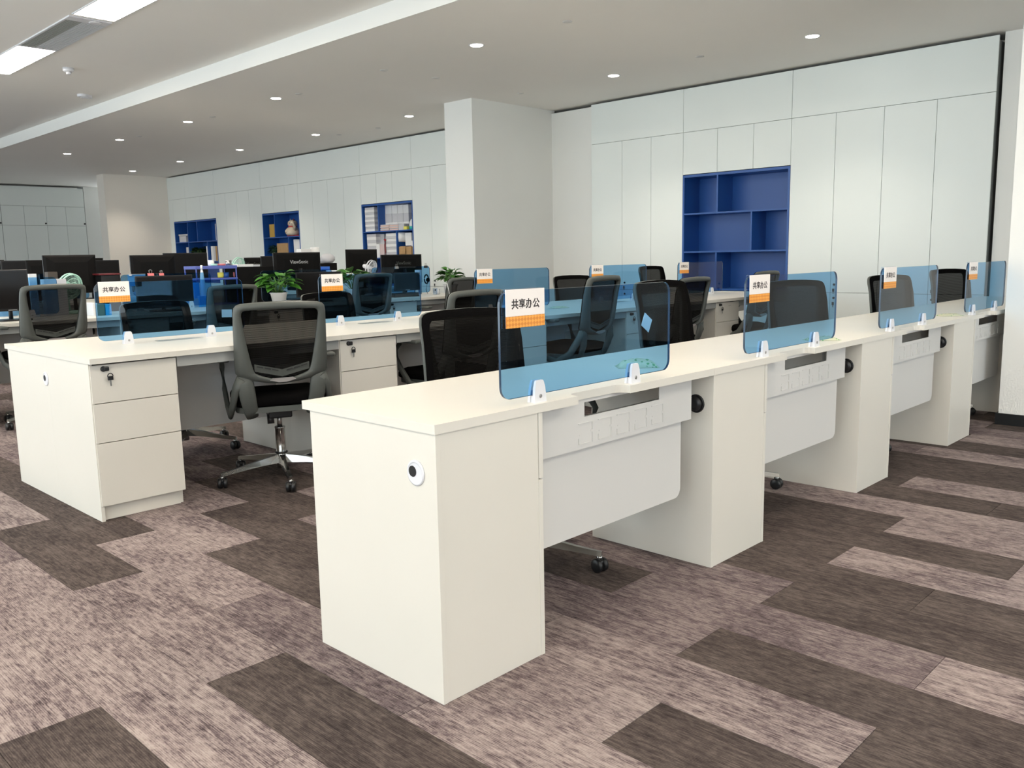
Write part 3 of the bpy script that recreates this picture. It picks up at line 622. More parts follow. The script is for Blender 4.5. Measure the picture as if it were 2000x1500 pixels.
    MB().lathe([(.014, .27), (.014, .36)], n=12).build('piston', STEEL, t)
    MB().lathe([(.030, .132), (.034, .136), (.034, .142), (.028, .144)], n=20).build('column_collar', BLACKP, t)
    leg = MB(); sec = []
    for f, (r_, w_, zt, zb) in enumerate([(.026, .024, .128, .085), (.13, .019, .112, .082), (.24, .015, .092, .072), (.325, .013, .080, .063), (.342, .012, .078, .062)]): sec.append([(r_, -w_, zb), (r_, w_, zb), (r_, w_*.55, zt), (r_, -w_*.55, zt)])
    leg.v = [p for s_ in sec for p in s_]
    for i in range(4):
        for k in range(4): leg.f.append((i*4+k, i*4+(k+1) % 4, (i+1)*4+(k+1) % 4, (i+1)*4+k))
    leg.f += [(3, 2, 1, 0), (16, 17, 18, 19)]; leg.m = [0]*len(leg.f); leg.sm = [False]*len(leg.f)
    leg = leg.mesh('leg', CHROME)
    cs = MB(); cs.mi = 1; cs.lathe([(.011, .045), (.011, .064)], (0, 0, 0), 12); cs.mi = 0
    for s in (-1, 1): cs.lathe([(.006, -.011), (.022, -.010), (.0265, -.006), (.0265, .006), (.022, .010), (.006, .011)], (0, s*.014, .0265), 18, Matrix.Rotation(PI/2, 3, 'X'))
    cs.box(-.012, .014, -.004, .004, .02, .056, .002); cs.lathe([(.018, .034), (.016, .046)], (0, 0, 0), 12); cs = cs.mesh('caster', [BLACKP, CHROME])
    for k in range(5):
        a = math.radians(54+72*k); o = link(leg, 'leg', t, (0, 0, 0), (0, 0, a)); c_ = link(cs, 'caster', o, (.333, 0, 0), (0, 0, .9+1.7*k))
    return t
proto = chair_proto(); first = [True]
def chair(bx, by, face, rot, top, label, group):
    """back centre (bx,by) at the top rail; face=+1 looks to +y, -1 to -y; rot extra degrees"""
    t = proto if first[0] else copy_tree(proto); first[0] = False
    rz = math.radians(rot)+(0 if face > 0 else PI)
    d = Vector((0, .30)); d = Vector((-d.y*math.sin(rz), d.y*math.cos(rz)))
    t.location = (bx+d.x, by+d.y, 0); t.rotation_euler = (0, 0, rz); dz = top-.965
    for ch in t.children:
        if ch.name.split('.')[0] in ('leg', 'gas_column', 'column_collar'): continue
        ch.location.z += dz
    tag(t, label, 'chair', group); return t
gA, gB, gC, gD = 'chairs at the front row', 'chairs on the near side of the middle row', 'chairs on the far side of the middle row', 'chairs at the third row'
BW = 'chair with a grey frame seen from behind'
cA = chair(.895, 2.19, 1, -24, .962, 'grey-framed black mesh office chair seen from behind at the left, whole chrome base visible', gB)
chair(.955, .89, -1, -12, .962, 'black office chair behind the nearest desk, at the left edge of its blue screen', gA)
chair(2.29, .90, -1, 0, 1.028, 'black office chair overlapping the right edge of the nearest blue screen', gA)
chair(3.62, .82, -1, -22, .985, 'black office chair behind the second blue screen of the front row', gA)
chair(5.07, .80, -1, -18, .975, 'black office chair behind the notice on the third screen of the front row', gA)
chair(6.45, .82, -1, -22, .985, 'black office chair between the third and fourth screens of the front row', gA)
chair(2.17, 2.10, 1, 0, .972, 'grey-framed office chair partly hidden by the big black chair at the nearest desk', gB)
chair(3.42, 2.12, 1, 8, 1.018, 'grey-framed office chair seen through the nearest blue screen', gB)
chair(4.66, 2.16, 1, 0, .970, 'grey-framed office chair just right of the nearest blue screen, turned sideways', gB)
chair(5.84, 2.15, 1, 0, .988, 'grey-framed office chair behind the notice on the second front row screen', gB)
chair(1.0, 3.88, -1, 0, .922, 'dark office chair seen through the leftmost screen of the middle row', gC)
chair(2.30, 3.88, -1, 0, .922, 'dark office chair seen through the second screen of the middle row', gC)
chair(5.12, 3.85, -1, -15, .966, 'black office chair with curved top between two middle row screens, before the pillar', gC)
chair(6.45, 3.85, -1, 0, 1.028, 'black office chair against the white cabinets, left of the empty blue shelves', gC)
chair(.78, 5.0, 1, 3, 1.03, 'grey-framed office chair beyond the left end of the middle row', gD)
chair(2.20, 5.08, 1, 0, .974, 'grey-framed office chair behind the right end of the leftmost middle row screen', gD)
chair(3.66, 5.08, 1, 0, 1.028, 'grey-framed office chair seen through the second middle row screen', gD)
cN = chair(4.76, 5.02, 1, 6, .955, 'grey-framed office chair with a white tag hanging on a cord, before the pillar', gD)
# white tag on a cord on that chair, paper tag on the black chair
p0 = at(873, 552, 1, 4.985); p1 = at(880, 588, 1, 4.985)
t = thing('hang_tag', 'white tag on a thin cord on the chair before the pillar', 'tag', tuple(p1))
MB().tube([p0-p1, (p0-p1)*.5+Vector((.004, 0, 0)), (0, 0, 0)], .003, 6).build('cord', PAPER, t); MB().box(-.018, .018, -.004, .004, -.06, 0, .001).build('tag_card', PAPER, t)
pc = at(1263, 630, 1, .828)
o = MB().prism([(-.040, -.030), (.030, -.040), (.040, .030), (-.030, .040)], -.001, .001, lambda a, b, q: (a, q, b)).build('paper_slip', PAPER, None, (pc.x, .828, pc.z), (-.10, .45, .0)); tag(o, 'pale paper slip lying diagonally on the black chair behind the nearest screen', 'paper')
pc = at(443, 612, 1, 5.072); o = MB().box(-.045, .045, -.001, .001, -.032, .032).build('paper_slip', PAPER, None, tuple(pc), (0, .05, 0)); tag(o, 'small white paper on the grey-framed chair behind the leftmost screen', 'paper')

# ---------------------------------------------------------------- wipes packets on the desks
def packet_mat():
    m = pm('pale_green_print', (.50, .62, .42), .45); nt = m.node_tree; p = nt.nodes['Principled BSDF']; tc = nt.nodes.new('ShaderNodeTexCoord')
    v = nt.nodes.new('ShaderNodeTexVoronoi'); v.inputs['Scale'].default_value = 55; r = nt.nodes.new('ShaderNodeValToRGB'); r.color_ramp.elements[0].position = .25; r.color_ramp.elements[0].color = (.10, .30, .12, 1)
    r.color_ramp.elements[1].position = .33; r.color_ramp.elements[1].color = (.55, .56, .40, 1); nt.links.new(tc.outputs['Object'], v.inputs[0]); nt.links.new(v.outputs['Distance'], r.inputs[0]); nt.links.new(r.outputs[0], p.inputs['Base Color']); return m
PKT = packet_mat()
def packet(x, y, rz, h, label):
    nx, ny = 14, 8; m = MB(); m.smooth = True; rn = random.Random(int(x*100)); lw, lh = .15, .085
    top = [[(-lw/2+lw*i/nx, -lh/2+lh*j/ny*(1), .002+h*(max(0, 1-abs(2*i/nx-1)**4)*(max(0, 1-abs(2*j/ny-1)**3)))*(1+rn.uniform(-.25, .25))) for j in range(ny+1)] for i in range(nx+1)]
    vs = [q for c in top for q in c]; k = ny+1; nv = len(vs); vs += [(a, b, .0005) for a, b, _ in vs]
    fs = [(i*k+j, (i+1)*k+j, (i+1)*k+j+1, i*k+j+1) for i in range(nx) for j in range(ny)]; fs += [tuple(nv+q for q in f[::-1]) for f in fs]
    bd = [i*k for i in range(nx+1)]+[nx*k+j for j in range(1, k)]+[i*k+ny for i in range(nx-1, -1, -1)]+[j for j in range(ny-1, 0, -1)]
    fs += [(bd[q], bd[(q+1) % len(bd)], nv+bd[(q+1) % len(bd)], nv+bd[q]) for q in range(len(bd))]
    m.add(vs, fs); o = m.build('wipes_packet', PKT, None, (x, y, H), (0, 0, rz)); tag(o, label, 'packet', 'pale green printed packets on the desks')
packet(1.20, .25, -.75, .026, 'pale green printed packet behind the nearest blue screen')
packet(2.47, .12, -.65, .016, 'pale green printed packet behind the right clamp of the second front row screen')
packet(4.25, .12, -.6, .012, 'pale green printed packet left of the fourth front row screen')
packet(3.76, 2.84, -.2, .012, 'flat green printed packet on the middle row desk, seen through the nearest screen')

# ---------------------------------------------------------------- small items
def bx(name, label, cat, px0, px1, pyt, Y, depth, z0, mat, group=None, rz=0, b=.002, mats=None):
    a = at(px0, pyt, 1, Y); c = at(px1, pyt, 1, Y); z1 = (a.z+c.z)/2
    o = MB().box(-(c.x-a.x)/2, (c.x-a.x)/2, 0, depth, 0, max(z1-z0, .004), b).build(name, mat, None, ((a.x+c.x)/2, Y, z0), (0, 0, rz)); return tag(o, label, cat, group)
vs_me = text_mesh('ViewSonic', .052, .0004)
def monitor(px0, px1, pyt, Y, label, back=True, logo=0, h=.33, rz=0, wmin=None, zdesk=H):
    """back=True: the back shell faces -y"""
    a = at(px0, pyt, 1, Y); c = at(px1, pyt, 1, Y); w_ = c.x-a.x; zt = (a.z+c.z)/2; s = -1 if back else 1
    t = thing('computer_monitor', label, 'monitor', ((a.x+c.x)/2, Y, zdesk), rz, 'black computer monitors on the desks'); ztl = zt-zdesk
    q = (lambda y0, y1: (y0, y1) if back else (-y1, -y0))
    y0, y1 = q(.0, .016); MB().box(-w_/2, w_/2, y0, y1, ztl-h, ztl, .003).build('bezel', BLACKP, t)
    y0, y1 = q(.0155, .017); MB().box(-w_/2+.012, w_/2-.012, y0, y1, ztl-h+.02, ztl-.012).build('screen', SCREEN, t)
    m = MB(); ww, hh = w_/2, h/2; cz = ztl-hh
    f = lambda k, d: [(-ww*k, (-d if back else d), cz-hh*k), (ww*k, (-d if back else d), cz-hh*k), (ww*k, (-d if back else d), cz+hh*k), (-ww*k, (-d if back else d), cz+hh*k)]
    m.add(f(.99, 0)+f(.9, .018)+f(.62, .032), [(0, 1, 5, 4), (1, 2, 6, 5), (2, 3, 7, 6), (3, 0, 4, 7), (4, 5, 9, 8), (5, 6, 10, 9), (6, 7, 11, 10), (7, 4, 8, 11), (8, 9, 10, 11)]); m.build('back_shell', BLACKM, t)
    sy = -1 if back else 1
    m = MB(); m.tube([(0, sy*.045, .012), (0, sy*.045, cz)], .022, 10, 1.4, .6); m.build('stand_neck', BLACKP, t)
    MB().prism(rrect(.24, .18, .04), 0, .012).build('stand_base', BLACKP, t)
    if logo: text('logo', vs_me.copy(), SILVER if logo > 1 else GREYP, t, (0, -.0335 if back else -.0175, ztl-h*.30), (PI/2, 0, 0)).scale = (logo if logo > 1 else .9, )*3 if False else (1, 1, 1)
    if not back: MB().box(-.03, .03, -.0165, -.0155, ztl-h+.006, ztl-h+.010).build('brand_strip', SILVER, t)
    return t
Yr = 6.32
monitor(-22, 52, 527, 5.66, 'large dark monitor screen at the left edge of the photo', back=False, h=.31)
monitor(82, 186, 498, Yr, 'black monitor back standing tallest left, above the green fan')
monitor(253, 341, 498, Yr, 'black monitor back before the beige wall, left one of an overlapping pair')
monitor(533, 625, 493, Yr, 'black monitor back with silver lettering, behind the potted plant', logo=2)
monitor(744, 823, 497, Yr, 'black monitor back with dim lettering, below the paper-filled shelves', logo=1)
monitor(262, 374, 538, 5.68, 'low dark monitor screen facing the camera, behind the leftmost screen', back=False, h=.23)
monitor(576, 664, 531, 5.72, 'low dark monitor screen right of the potted plant', back=False, h=.24)
monitor(768, 818, 533, 5.74, 'small dark monitor screen in front of the dim-lettered monitor', back=False, h=.19)
monitor(317, 403, 494, 8.55, 'dark monitor screen just below the farthest blue shelves', back=False)
monitor(477, 509, 503, 8.75, 'small black monitor back with lettering, right of the mint plate', logo=1, h=.28)
monitor(508, 560, 500, 8.55, 'black monitor overlapping behind the lettered monitor', back=False)
monitor(675, 736, 487, 8.55, 'black monitor behind the white desk fan')
monitor(180, 231, 508, 8.55, 'dark monitor at the right of the tallest left monitor', back=False, h=.34)
monitor(145, 201, 504, 9.3, 'dark monitor behind the tallest left monitor')
monitor(0, 50, 509, 8.55, 'dark monitor at the far left, above the plant tip', back=False)
monitor(50, 88, 508, 9.3, 'brownish dark monitor left of the tallest left monitor')
monitor(-60, 8, 508, 9.3, 'dark monitor cut by the left edge of the photo')
# small plant tip behind the left monitor etc.
def leaf_mb(m, base, d, up, ln, wd, fold=.3):
    d = d.normalized(); s = d.cross(up)
    if s.length < 1e-3: s = d.cross(Vector((1, 0, 0)))
    s.normalize(); u = s.cross(d).normalized(); prev = None; vs = []
    N = 6
    for i in range(N+1):
        q = i/N; w_ = wd*math.sin(PI*min(1, q*.92+.06))**.8*(1-q*.35) if 0 < i < N else (.1*wd if i == 0 else 0.0005)
        c = base+d*(ln*q)-Vector((0, 0, 1))*(ln*.42*q*q)
        vs += [c-s*w_/2+u*(w_*fold*.5), c, c+s*w_/2+u*(w_*fold*.5)]
    m.add(vs, [(i*3+j, i*3+j+1, (i+1)*3+j+1, (i+1)*3+j) for i in range(N) for j in (0, 1)], True)
def plant(name, label, loc, R, Hh, n, seed, mat=LEAF, pot=True, lw=.055, ll=.13, potmat=None, pr=.085, phh=.11):
    t = thing(name, label, 'plant', loc, 0); rn = random.Random(seed)
    if pot:
        MB().lathe([(pr*.72, 0), (pr*.95, phh*.9), (pr*1.05, phh*.92), (pr*1.05, phh), (pr*.9, phh), (pr*.9, phh*.85), (.002, phh*.84)], n=28).build('pot', potmat or WHITEP, t)
        MB().lathe([(pr*.88, phh*.84), (.002, phh*.9)], n=16).build('soil', pm('soil', (.03, .02, .012), .9), t)
    st = MB(); leaves = []
    for i in range(n):
        a = rn.uniform(0, 2*PI) if i > 6 else i*.9; k = (i+.5)/n; el = rn.uniform(.15, 1.25); rr_ = R*(.35+.6*math.cos(el))*rn.uniform(.5, 1.0)
        b = Vector((math.cos(a)*rr_*.55, math.sin(a)*rr_*.55, (phh if pot else 0)+Hh*(.12+.62*math.sin(el)*rn.uniform(.6, 1))))
        st.tube([(math.cos(a)*.02, math.sin(a)*.02, phh*.85 if pot else 0), (b.x*.5, b.y*.5, b.z*.75), b], .0022, 5)
        d = Vector((math.cos(a), math.sin(a), rn.uniform(.1, .9)*math.sin(el)+.12)); leaves.append((b, d, rn.uniform(.75, 1.15)))
    st.build('stems', STEM, t)
    for i, (b, d, s) in enumerate(leaves):
        m = MB(); leaf_mb(m, Vector((0, 0, 0)), d, Vector((rn.uniform(-.4, .4), rn.uniform(-.4, .4), 1)), ll*s, lw*s); m.build('leaf', mat, t, tuple(b))
    return t
p = at(545, 583, 2, H); p = at(545, 583, 1, 5.76)
plant('potted_plant', 'broad-leaved green plant in a white pot above the grey-framed chair at left', (p.x, 5.76, H), .25, .25, 52, 5, pr=.082, phh=.11, lw=.10, ll=.15)
p = at(690, 560, 1, 5.74); plant('potted_plant', 'green broad-leaved plant left of the white desk fan', (p.x, 5.74, H), .22, .27, 44, 8, lw=.10, ll=.15)
p = at(880, 560, 0, 5.16); plant('potted_plant', 'green plant with pointed leaves in front of the pillar', (5.16, p.y, H), .17, .24, 44, 11, lw=.085, ll=.13)
p = at(8, 530, 1, 6.3); plant('potted_plant', 'green plant tip over the monitor at the left edge', (p.x, 6.3, H), .12, .26, 14, 3, lw=.03, ll=.15)

def fan(px, py, Y, r, label, mat, tilt=.25, yaw=.35):
    c = at(px, py, 1, Y); t = thing('desk_fan', label, 'fan', (c.x, Y, H), yaw); z = c.z-H
    R = (Matrix.Rotation(tilt, 4, 'X') @ Matrix.Rotation(PI/2, 4, 'X')); Tm = Matrix.Translation((0, 0, z))
    g = MB(); 
    def circ(rad, off, th): g.tube([Tm @ R @ Vector((rad*math.cos(a), rad*math.sin(a), off)) for a in [2*PI*k/28 for k in range(29)]], th, 6)
    circ(r, 0, .007); circ(r, -.03, .007); circ(r*.72, .02, .002); circ(r*.4, .028, .003)
    for k in range(48):
        a = 2*PI*k/48; g.tube([Tm @ R @ Vector((q*math.cos(a+.12*s_), q*math.sin(a+.12*s_), o_)) for q, o_, s_ in ((r*.22, .03, 0), (r*.6, .026, .6), (r, 0, 1))], .0013, 4, caps=False)
    g.build('grille', mat, t)
    b = MB()
    for k in range(3):
        a0 = 2*PI*k/3; vs = [R @ Vector((q*math.cos(a0+da), q*math.sin(a0+da), h_))+Vector((0, 0, z)) for q, da, h_ in ((r*.2, 0, 0), (r*.85, -.3, -.012), (r*.88, .45, .008), (r*.2, .8, .004))]; b.add(vs, [(0, 1, 2, 3)])
    b.build('blades', CLEAR, t); h = MB(); h.lathe([(r*.05, .036), (r*.18, .034), (r*.2, -.02), (r*.3, -.04), (r*.3, -.1), (r*.2, -.12)], (0, 0, z), 18, R.to_3x3()); h.build('motor_hub', mat, t)
    MB().tube([(0, .05, z-.02), (0, .05, .03)], .012, 8).build('stem', mat, t); MB().lathe([(.075, 0), (.075, .018), (.05, .03)], (0, .03, 0), 20).build('base', mat, t)
fan(727, 524, 6.22, .083, 'white round desk fan beside the plant, below the paper-filled shelves', CERAM if False else WHITEP)
fan(139, 560, 6.12, .105, 'pale green round desk fan beyond the grey chair at left', MINT)
fan(467, 519, 8.6, .10, 'pale mint round fan left of the small lettered monitor', MINT)
# violet organiser shelf and what is on it
a = at(382, 520, 1, 6.2); c = at(463, 519, 1, 6.2); zt = a.z; w_ = c.x-a.x
t = thing('desk_organiser', 'violet-blue two-tier plastic desk organiser behind the leftmost screen', 'organiser', ((a.x+c.x)/2, 6.2, H))
hz = zt-H; z2 = at(420, 543, 1, 6.2).z-H
MB().box(-w_/2, w_/2, 0, .25, hz-.03, hz, .003).build('top_tray', VIOLET, t); MB().box(-w_/2, w_/2, 0, .25, z2-.02, z2, .003).build('lower_tray', VIOLET, t)
MB().box(-w_/2, w_/2, 0, .25, 0, .012, .002).build('base_tray', VIOLET, t)
for s in (-1, 1):
    for y_ in (.005, .235): MB().box(s*(w_/2-.008)-.005, s*(w_/2-.008)+.005, y_, y_+.01, .012, hz-.03).build('post', VIOLET, t)
zz = zt
def cup(px, Y, z, r, h, mat, label, cat='cup', name='cup'):
    q = at(px, 540, 1, Y); o = MB().lathe([(r*.85, 0), (r, h*.3), (r, h), (r*.9, h), (r*.86, h*.1), (.001, h*.08)], n=18).build(name, mat, None, (q.x, Y, z)); return tag(o, label, cat)
cup(414, 6.32, zz, .03, .055, PAPER, 'white cup on the violet organiser'); cup(448, 6.34, zz, .03, .05, STEEL, 'dark-lidded glass jar on the violet organiser', 'jar', 'glass_jar')
cup(420, 6.26, zz, .032, .02, MINT, 'pale green bowl on the violet organiser', 'bowl', 'bowl'); cup(434, 6.28, zz, .04, .018, PINK, 'low pink dish on the violet organiser', 'dish', 'dish')
zl = H+z2
cup(431, 6.27, zl, .03, .05, YELL, 'yellow cup on the lower tier of the violet organiser'); cup(441, 6.27, zl, .032, .05, BLUE, 'dark blue cup on the lower tier of the violet organiser'); cup(459, 6.27, zl, .015, .05, PINK, 'pink bottle at the right of the lower tier', 'bottle', 'bottle')
# black box with papers left of the plant
o = bx('storage_box', 'black box carrying papers, left of the white-potted plant', 'box', 463, 534, 521, 6.2, .3, H, BLACKM)
zb_ = at(490, 521, 1, 6.2).z
bx('paper_stack', 'white papers on the black box, left of the plant', 'paper', 464, 495, 516, 6.22, .2, zb_, PAPER); bx('tissue_box', 'pale box at the right end of the black box', 'box', 495, 508, 516.5, 6.22, .12, zb_, PAPERG)
# far-row pieces right of the lettered monitor
o = bx('desk_drawer_box', 'black desktop drawer box right of the lettered monitor', 'box', 626, 658, 514, 8.5, .3, H, BLACKM); zb_ = at(640, 514, 1, 8.5).z
m = MB(); m.smooth = True; rn = random.Random(4); pr_ = [(.02, 0), (.085, .005), (.105, .04), (.10, .08), (.07, .115), (.03, .13), (.004, .135)]; n = 18; vs = []
for r_, z_ in pr_:
    for k in range(n): q = 1+.16*math.sin(3*2*PI*k/n+z_*40)+rn.uniform(-.06, .06); vs.append((r_*q*math.cos(2*PI*k/n), r_*q*math.sin(2*PI*k/n), z_))
m.add(vs, [(i*n+k, i*n+(k+1) % n, (i+1)*n+(k+1) % n, (i+1)*n+k) for i in range(len(pr_)-1) for k in range(n)]+[tuple(range(n))[::-1], tuple(range((len(pr_)-1)*n, len(pr_)*n))])
q = at(641, 505, 1, 8.6); tag(m.build('plastic_bag', PAPERG, None, (q.x, 8.63, zb_)), 'crumpled grey plastic bag on the black drawer box', 'bag')
o = bx('computer_tower', 'black computer case hidden behind the lettered monitor', 'computer', 585, 624, 510, 8.72, .35, H, BLACKM); zq = at(605, 510, 1, 8.72).z
q = at(617, 496, 1, 8.8); hh_ = at(617, 483, 1, 8.8).z-zq
tag(MB().lathe([(.062, 0), (.062, hh_), (.055, hh_), (.053, hh_-.02), (.001, hh_-.03)], n=24).build('round_canister', PAPER, None, (q.x, 8.82, zq)), 'white round canister above the lettered monitor', 'canister')
bx('carton', 'small white printed carton above the lettered monitor', 'box', 588, 607, 486, 8.74, .12, zq, PAPER)
bx('blue_tray', 'bright blue plastic tray right of the lettered monitor', 'tray', 627, 644, 520.5, 6.5, .12, at(635, 528, 1, 6.5).z, pm('bright_blue_plastic', (.04, .16, .6), .4))
bx('blue_folder', 'pale blue folder above the second middle row notice', 'folder', 636, 658, 530.5, 6.3, .2, at(650, 536, 1, 6.3).z, pm('pale_blue_plastic', (.16, .32, .70), .4))
bx('blue_riser', 'black riser box carrying the blue folder', 'box', 628, 662, 536.5, 6.24, .3, H, BLACKM); bx('paper_stack', 'crumpled white papers right of the blue folder', 'paper', 657, 672, 528, 6.3, .2, at(650, 536, 1, 6.3).z, PAPER)
# left side pieces
bx('white_box', 'small white box right of the big dark monitor at left', 'box', 56, 71, 535, 6.0, .06, H, PAPER)
bx('paper_tray', 'pale paper tray beyond the grey chair at left', 'tray', 86, 129, 545, 6.02, .1, H, PAPERG)
bx('dark_speaker', 'small brown box beside the pale green fan', 'box', 93, 112, 531, 6.22, .08, H, pm('brown_plastic', (.06, .045, .035), .5))
bx('closed_laptop', 'thin dark red laptop edge below the left monitors', 'laptop', 193, 236, 534, 6.15, .2, at(215, 537, 1, 6.15).z, pm('dark_red_plastic', (.12, .012, .016), .4)); bx('laptop_stand', 'black stand under the dark red laptop', 'stand', 197, 232, 537.3, 6.17, .18, H, BLACKP)
bx('stack_of_books', 'white books on the third row desk, seen below the leftmost notice', 'books', 181, 190, 592, 5.62, .15, H, PAPER); bx('green_book', 'grey-green book below the leftmost notice', 'book', 191, 204, 594, 5.6, .15, H, pm('grey_green_cover', (.10, .16, .12), .5)); bx('cyan_box', 'bright cyan box below the leftmost notice', 'box', 205, 217, 594, 5.6, .12, H, CYANP)
bx('white_carton', 'pale carton beside the clamp, seen through the leftmost screen', 'box', 374, 392, 583, 6.05, .2, H, PAPERG); bx('blue_file_box', 'blue file box, seen through the leftmost screen', 'box', 390, 404, 578, 6.02, .2, H, CYANP); bx('blue_file_holder', 'tall light blue file holder behind the leftmost screen', 'box', 378, 389, 552, 6.07, .1, H, CYANP)
q = at(396, 545, 1, 6.05); hb = at(396, 518, 1, 6.05).z-H
t = thing('spray_bottle', 'white conical bottle in front of the violet organiser', 'bottle', (q.x, 6.06, H)); MB().lathe([(.024, 0), (.025, hb*.5), (.016, hb*.78), (.008, hb*.9)], n=16).build('body', WHITEP, t); MB().lathe([(.010, hb*.9), (.009, hb), (.004, hb)], n=12).build('cap', PAPER, t)
# cards and clips on the third-row screens
q0 = at(249, 536, 1, Y3); q1 = at(286, 558, 1, Y3)
o = MB().box(0, q1.x-q0.x, .0045, .006, 0, q0.z-q1.z).build('memo_card', PAPER, None, (q0.x, Y3, q1.z)); tag(o, 'pale memo card on the left end of a third row screen', 'paper')
def clip(px, Y, label, mat, s=1.0):
    q = at(px, 533, 1, Y); t = thing('binder_clip', label, 'binder clip', (q.x, Y, PZ1-.02*s))
    MB().prism([(-.010*s, 0), (.010*s, 0), (.005, .026*s), (-.005, .026*s)], -.022*s, .022*s, lambda a, b, c_: (c_, a, b)).build('clip_body', mat, t)
    for sg in (-1, 1): MB().tube([(-.008*s, sg*.004, .024*s), (-.010*s, sg*.008, .045*s), (0, sg*.009, .052*s), (.010*s, sg*.008, .045*s), (.008*s, sg*.004, .024*s)], .0015, 6).build('wire_handle', STEEL, t)
clip(294, Y3, 'pink binder clip on the third row screen, beside the memo card', PINK, 1.2); clip(315, Y3, 'smaller pink binder clip holding a cable on the third row screen', PINK, .9)
clip(254, Y3, 'white clip above the memo card', WHITEP, .5)
clip(775, Y3, 'silver binder clip in front of the dim-lettered monitor', STEEL, 1.0); clip(832, Y3, 'dark binder clip near the right end of the third row screen', BLACKP, 1.0)
q = at(818, 560, 1, 6.04); hb = at(818, 527, 1, 6.04).z-H
tag(MB().lathe([(.032, 0), (.040, hb), (.036, hb), (.03, .01), (.001, .01)], n=20).build('paper_tube', WHITEP, None, (q.x, 6.04, H)), 'white tube behind the rightmost third row screen', 'tube')
q = at(833, 545, 1, 6.0); t = thing('headset', 'dark coiled headset hanging behind the rightmost third row screen', 'headset', (q.x, 5.99, H)); zq = q.z-H
MB().tube([(.03*math.sin(a)-.01, 0, zq+.05*math.cos(a)) for a in [2*PI*k/16 for k in range(17)]], .008, 8).build('band', BLACKP, t); MB().lathe([(.022, -.01), (.026, 0), (.022, .012)], (.012, 0, zq-.01), 16, Matrix.Rotation(PI/2, 3, 'X')).build('ear_cup', BLACKM, t); MB().tube([(0, 0, zq-.05), (-.02, 0, .05), (0, 0, .003)], .003, 6).build('cable', BLACKP, t)
cup(849, 5.75, H, .026, .07, CLEAR, 'small clear glass jar at the right end of the third row', 'jar', 'glass_jar'); cup(854.5, 5.8, H, .022, .06, PAPER, 'small white pot beside the glass jar at the right end', 'pot', 'small_pot')
bx('keyboard', 'black keyboard on the third row desk left of the drawers', 'keyboard', 772, 818, 572, 5.62, .14, H, BLACKP)

# ---------------------------------------------------------------- things in the far blue shelves (front at x=7.5)
def sh(name, label, cat, px0, px1, pyt, z0, mat, x=7.53, d=.2, group=None, layers=0):
    ya = at(px0, pyt, 0, x); yb_ = at(px1, pyt, 0, x); w_ = ya.y-yb_.y; z1 = (ya.z+yb_.z)/2; m = MB()
    if layers:
        rn = random.Random(px0); h = (z1-z0)/layers
        for i in range(layers): j = rn.uniform(-.006, .006); m.mi = i % 2; m.box(.003+j, d, -w_/2+j, w_/2+j*.5, i*h, (i+1)*h-.0015)
    else: m.box(0, d, -w_/2, w_/2, 0, max(.01, z1-z0), .002)
    o = m.build(name, [mat, PAPERG] if layers else mat, None, (x, (ya.y+yb_.y)/2, z0)); return tag(o, label, cat, group)
S1, S2 = 1.614, 1.176; gp = 'paper stacks in the crammed blue shelves'
sh('paper_stack', 'tall white paper stack in the upper left compartment of the crammed shelves', 'paper', 712, 730, 405, S1, PAPER, d=.26, layers=10, group=gp)
sh('paper_stack', 'white paper stack in the lower left compartment of the crammed shelves', 'paper', 716, 734, 457, S2, PAPER, d=.26, layers=8, group=gp)
for i, (a, b) in enumerate([(751, 764), (764.5, 775), (775.5, 786), (786.5, 797)]):
    sh('paper_bundle', '%s upright white paper bundle in the upper right compartment' % ['leftmost', 'second', 'third', 'rightmost'][i], 'paper', a, b, 401-i*.6, S1, PAPER, x=7.64, d=.15, layers=3, group='white paper bundles at the back of the crammed shelves')
sh('paper_stack', 'reddish paper stack at the left in the crammed shelves', 'paper', 742, 759, 438.5, S1, pm('reddish_paper', (.70, .46, .38), .8), d=.1, layers=6, group=gp)
sh('paper_stack', 'reddish paper stack right of its twin in the crammed shelves', 'paper', 760, 777, 437, S1, pm('pale_red_paper', (.75, .52, .46), .8), d=.1, layers=6, group=gp)
sh('grey_box', 'grey box beside the reddish stacks', 'box', 778, 789, 437, S1, PAPERG, d=.1); sh('yellow_box', 'small yellow box in the crammed shelves', 'box', 788, 794.5, 442, S1, YELL, x=7.52, d=.05)
ya = at(801, 450, 0, 7.52); m = MB(); m.lathe([(.055, 0), (.055, .10), (.03, .16), (.025, .165)], n=20); m.mi = 1; m.lathe([(.057, .0), (.057, .05)], n=20); tag(m.build('tissue_canister', [PAPER, pm('teal_print', (.02, .42, .38), .4)], None, (7.58, ya.y, S1)), 'white and teal canister at the right of the crammed shelves', 'canister')
sh('paper_stack', 'tall white paper stack in the lower middle of the crammed shelves', 'paper', 753, 774, 455.5, S2, PAPER, d=.24, layers=9, group=gp)
sh('white_box', 'grey-white box behind the red ribbon', 'box', 741, 750, 457, S2, PAPERG, x=7.62, d=.15)
sh('binder', 'upright white binder in front of the lower shelf', 'binder', 734.5, 741, 477, S2, PAPER, x=7.52, d=.1); sh('binder', 'upright pinkish binder in front of the lower shelf', 'binder', 741.5, 750, 477, S2, pm('pinkish_card', (.62, .50, .50), .7), x=7.53, d=.1)
ya = at(752, 470, 0, 7.515); m = MB()
for dy, dz in ((-.03, .02), (.03, .03), (0, -.05)): m.tube([(0, 0, 0), (0, dy*.6, dz*.6+.01), (0, dy, dz-.01), (0, dy*.4, dz*.2), (0, 0, 0)], .006, 6)
m.tube([(0, 0, 0), (0, .004, -.1), (0, 0, -.2)], .008, 6, .3); tag(m.build('red_ribbon', RED, None, tuple(ya)), 'red ribbon hanging between the lower paper stacks', 'ribbon')
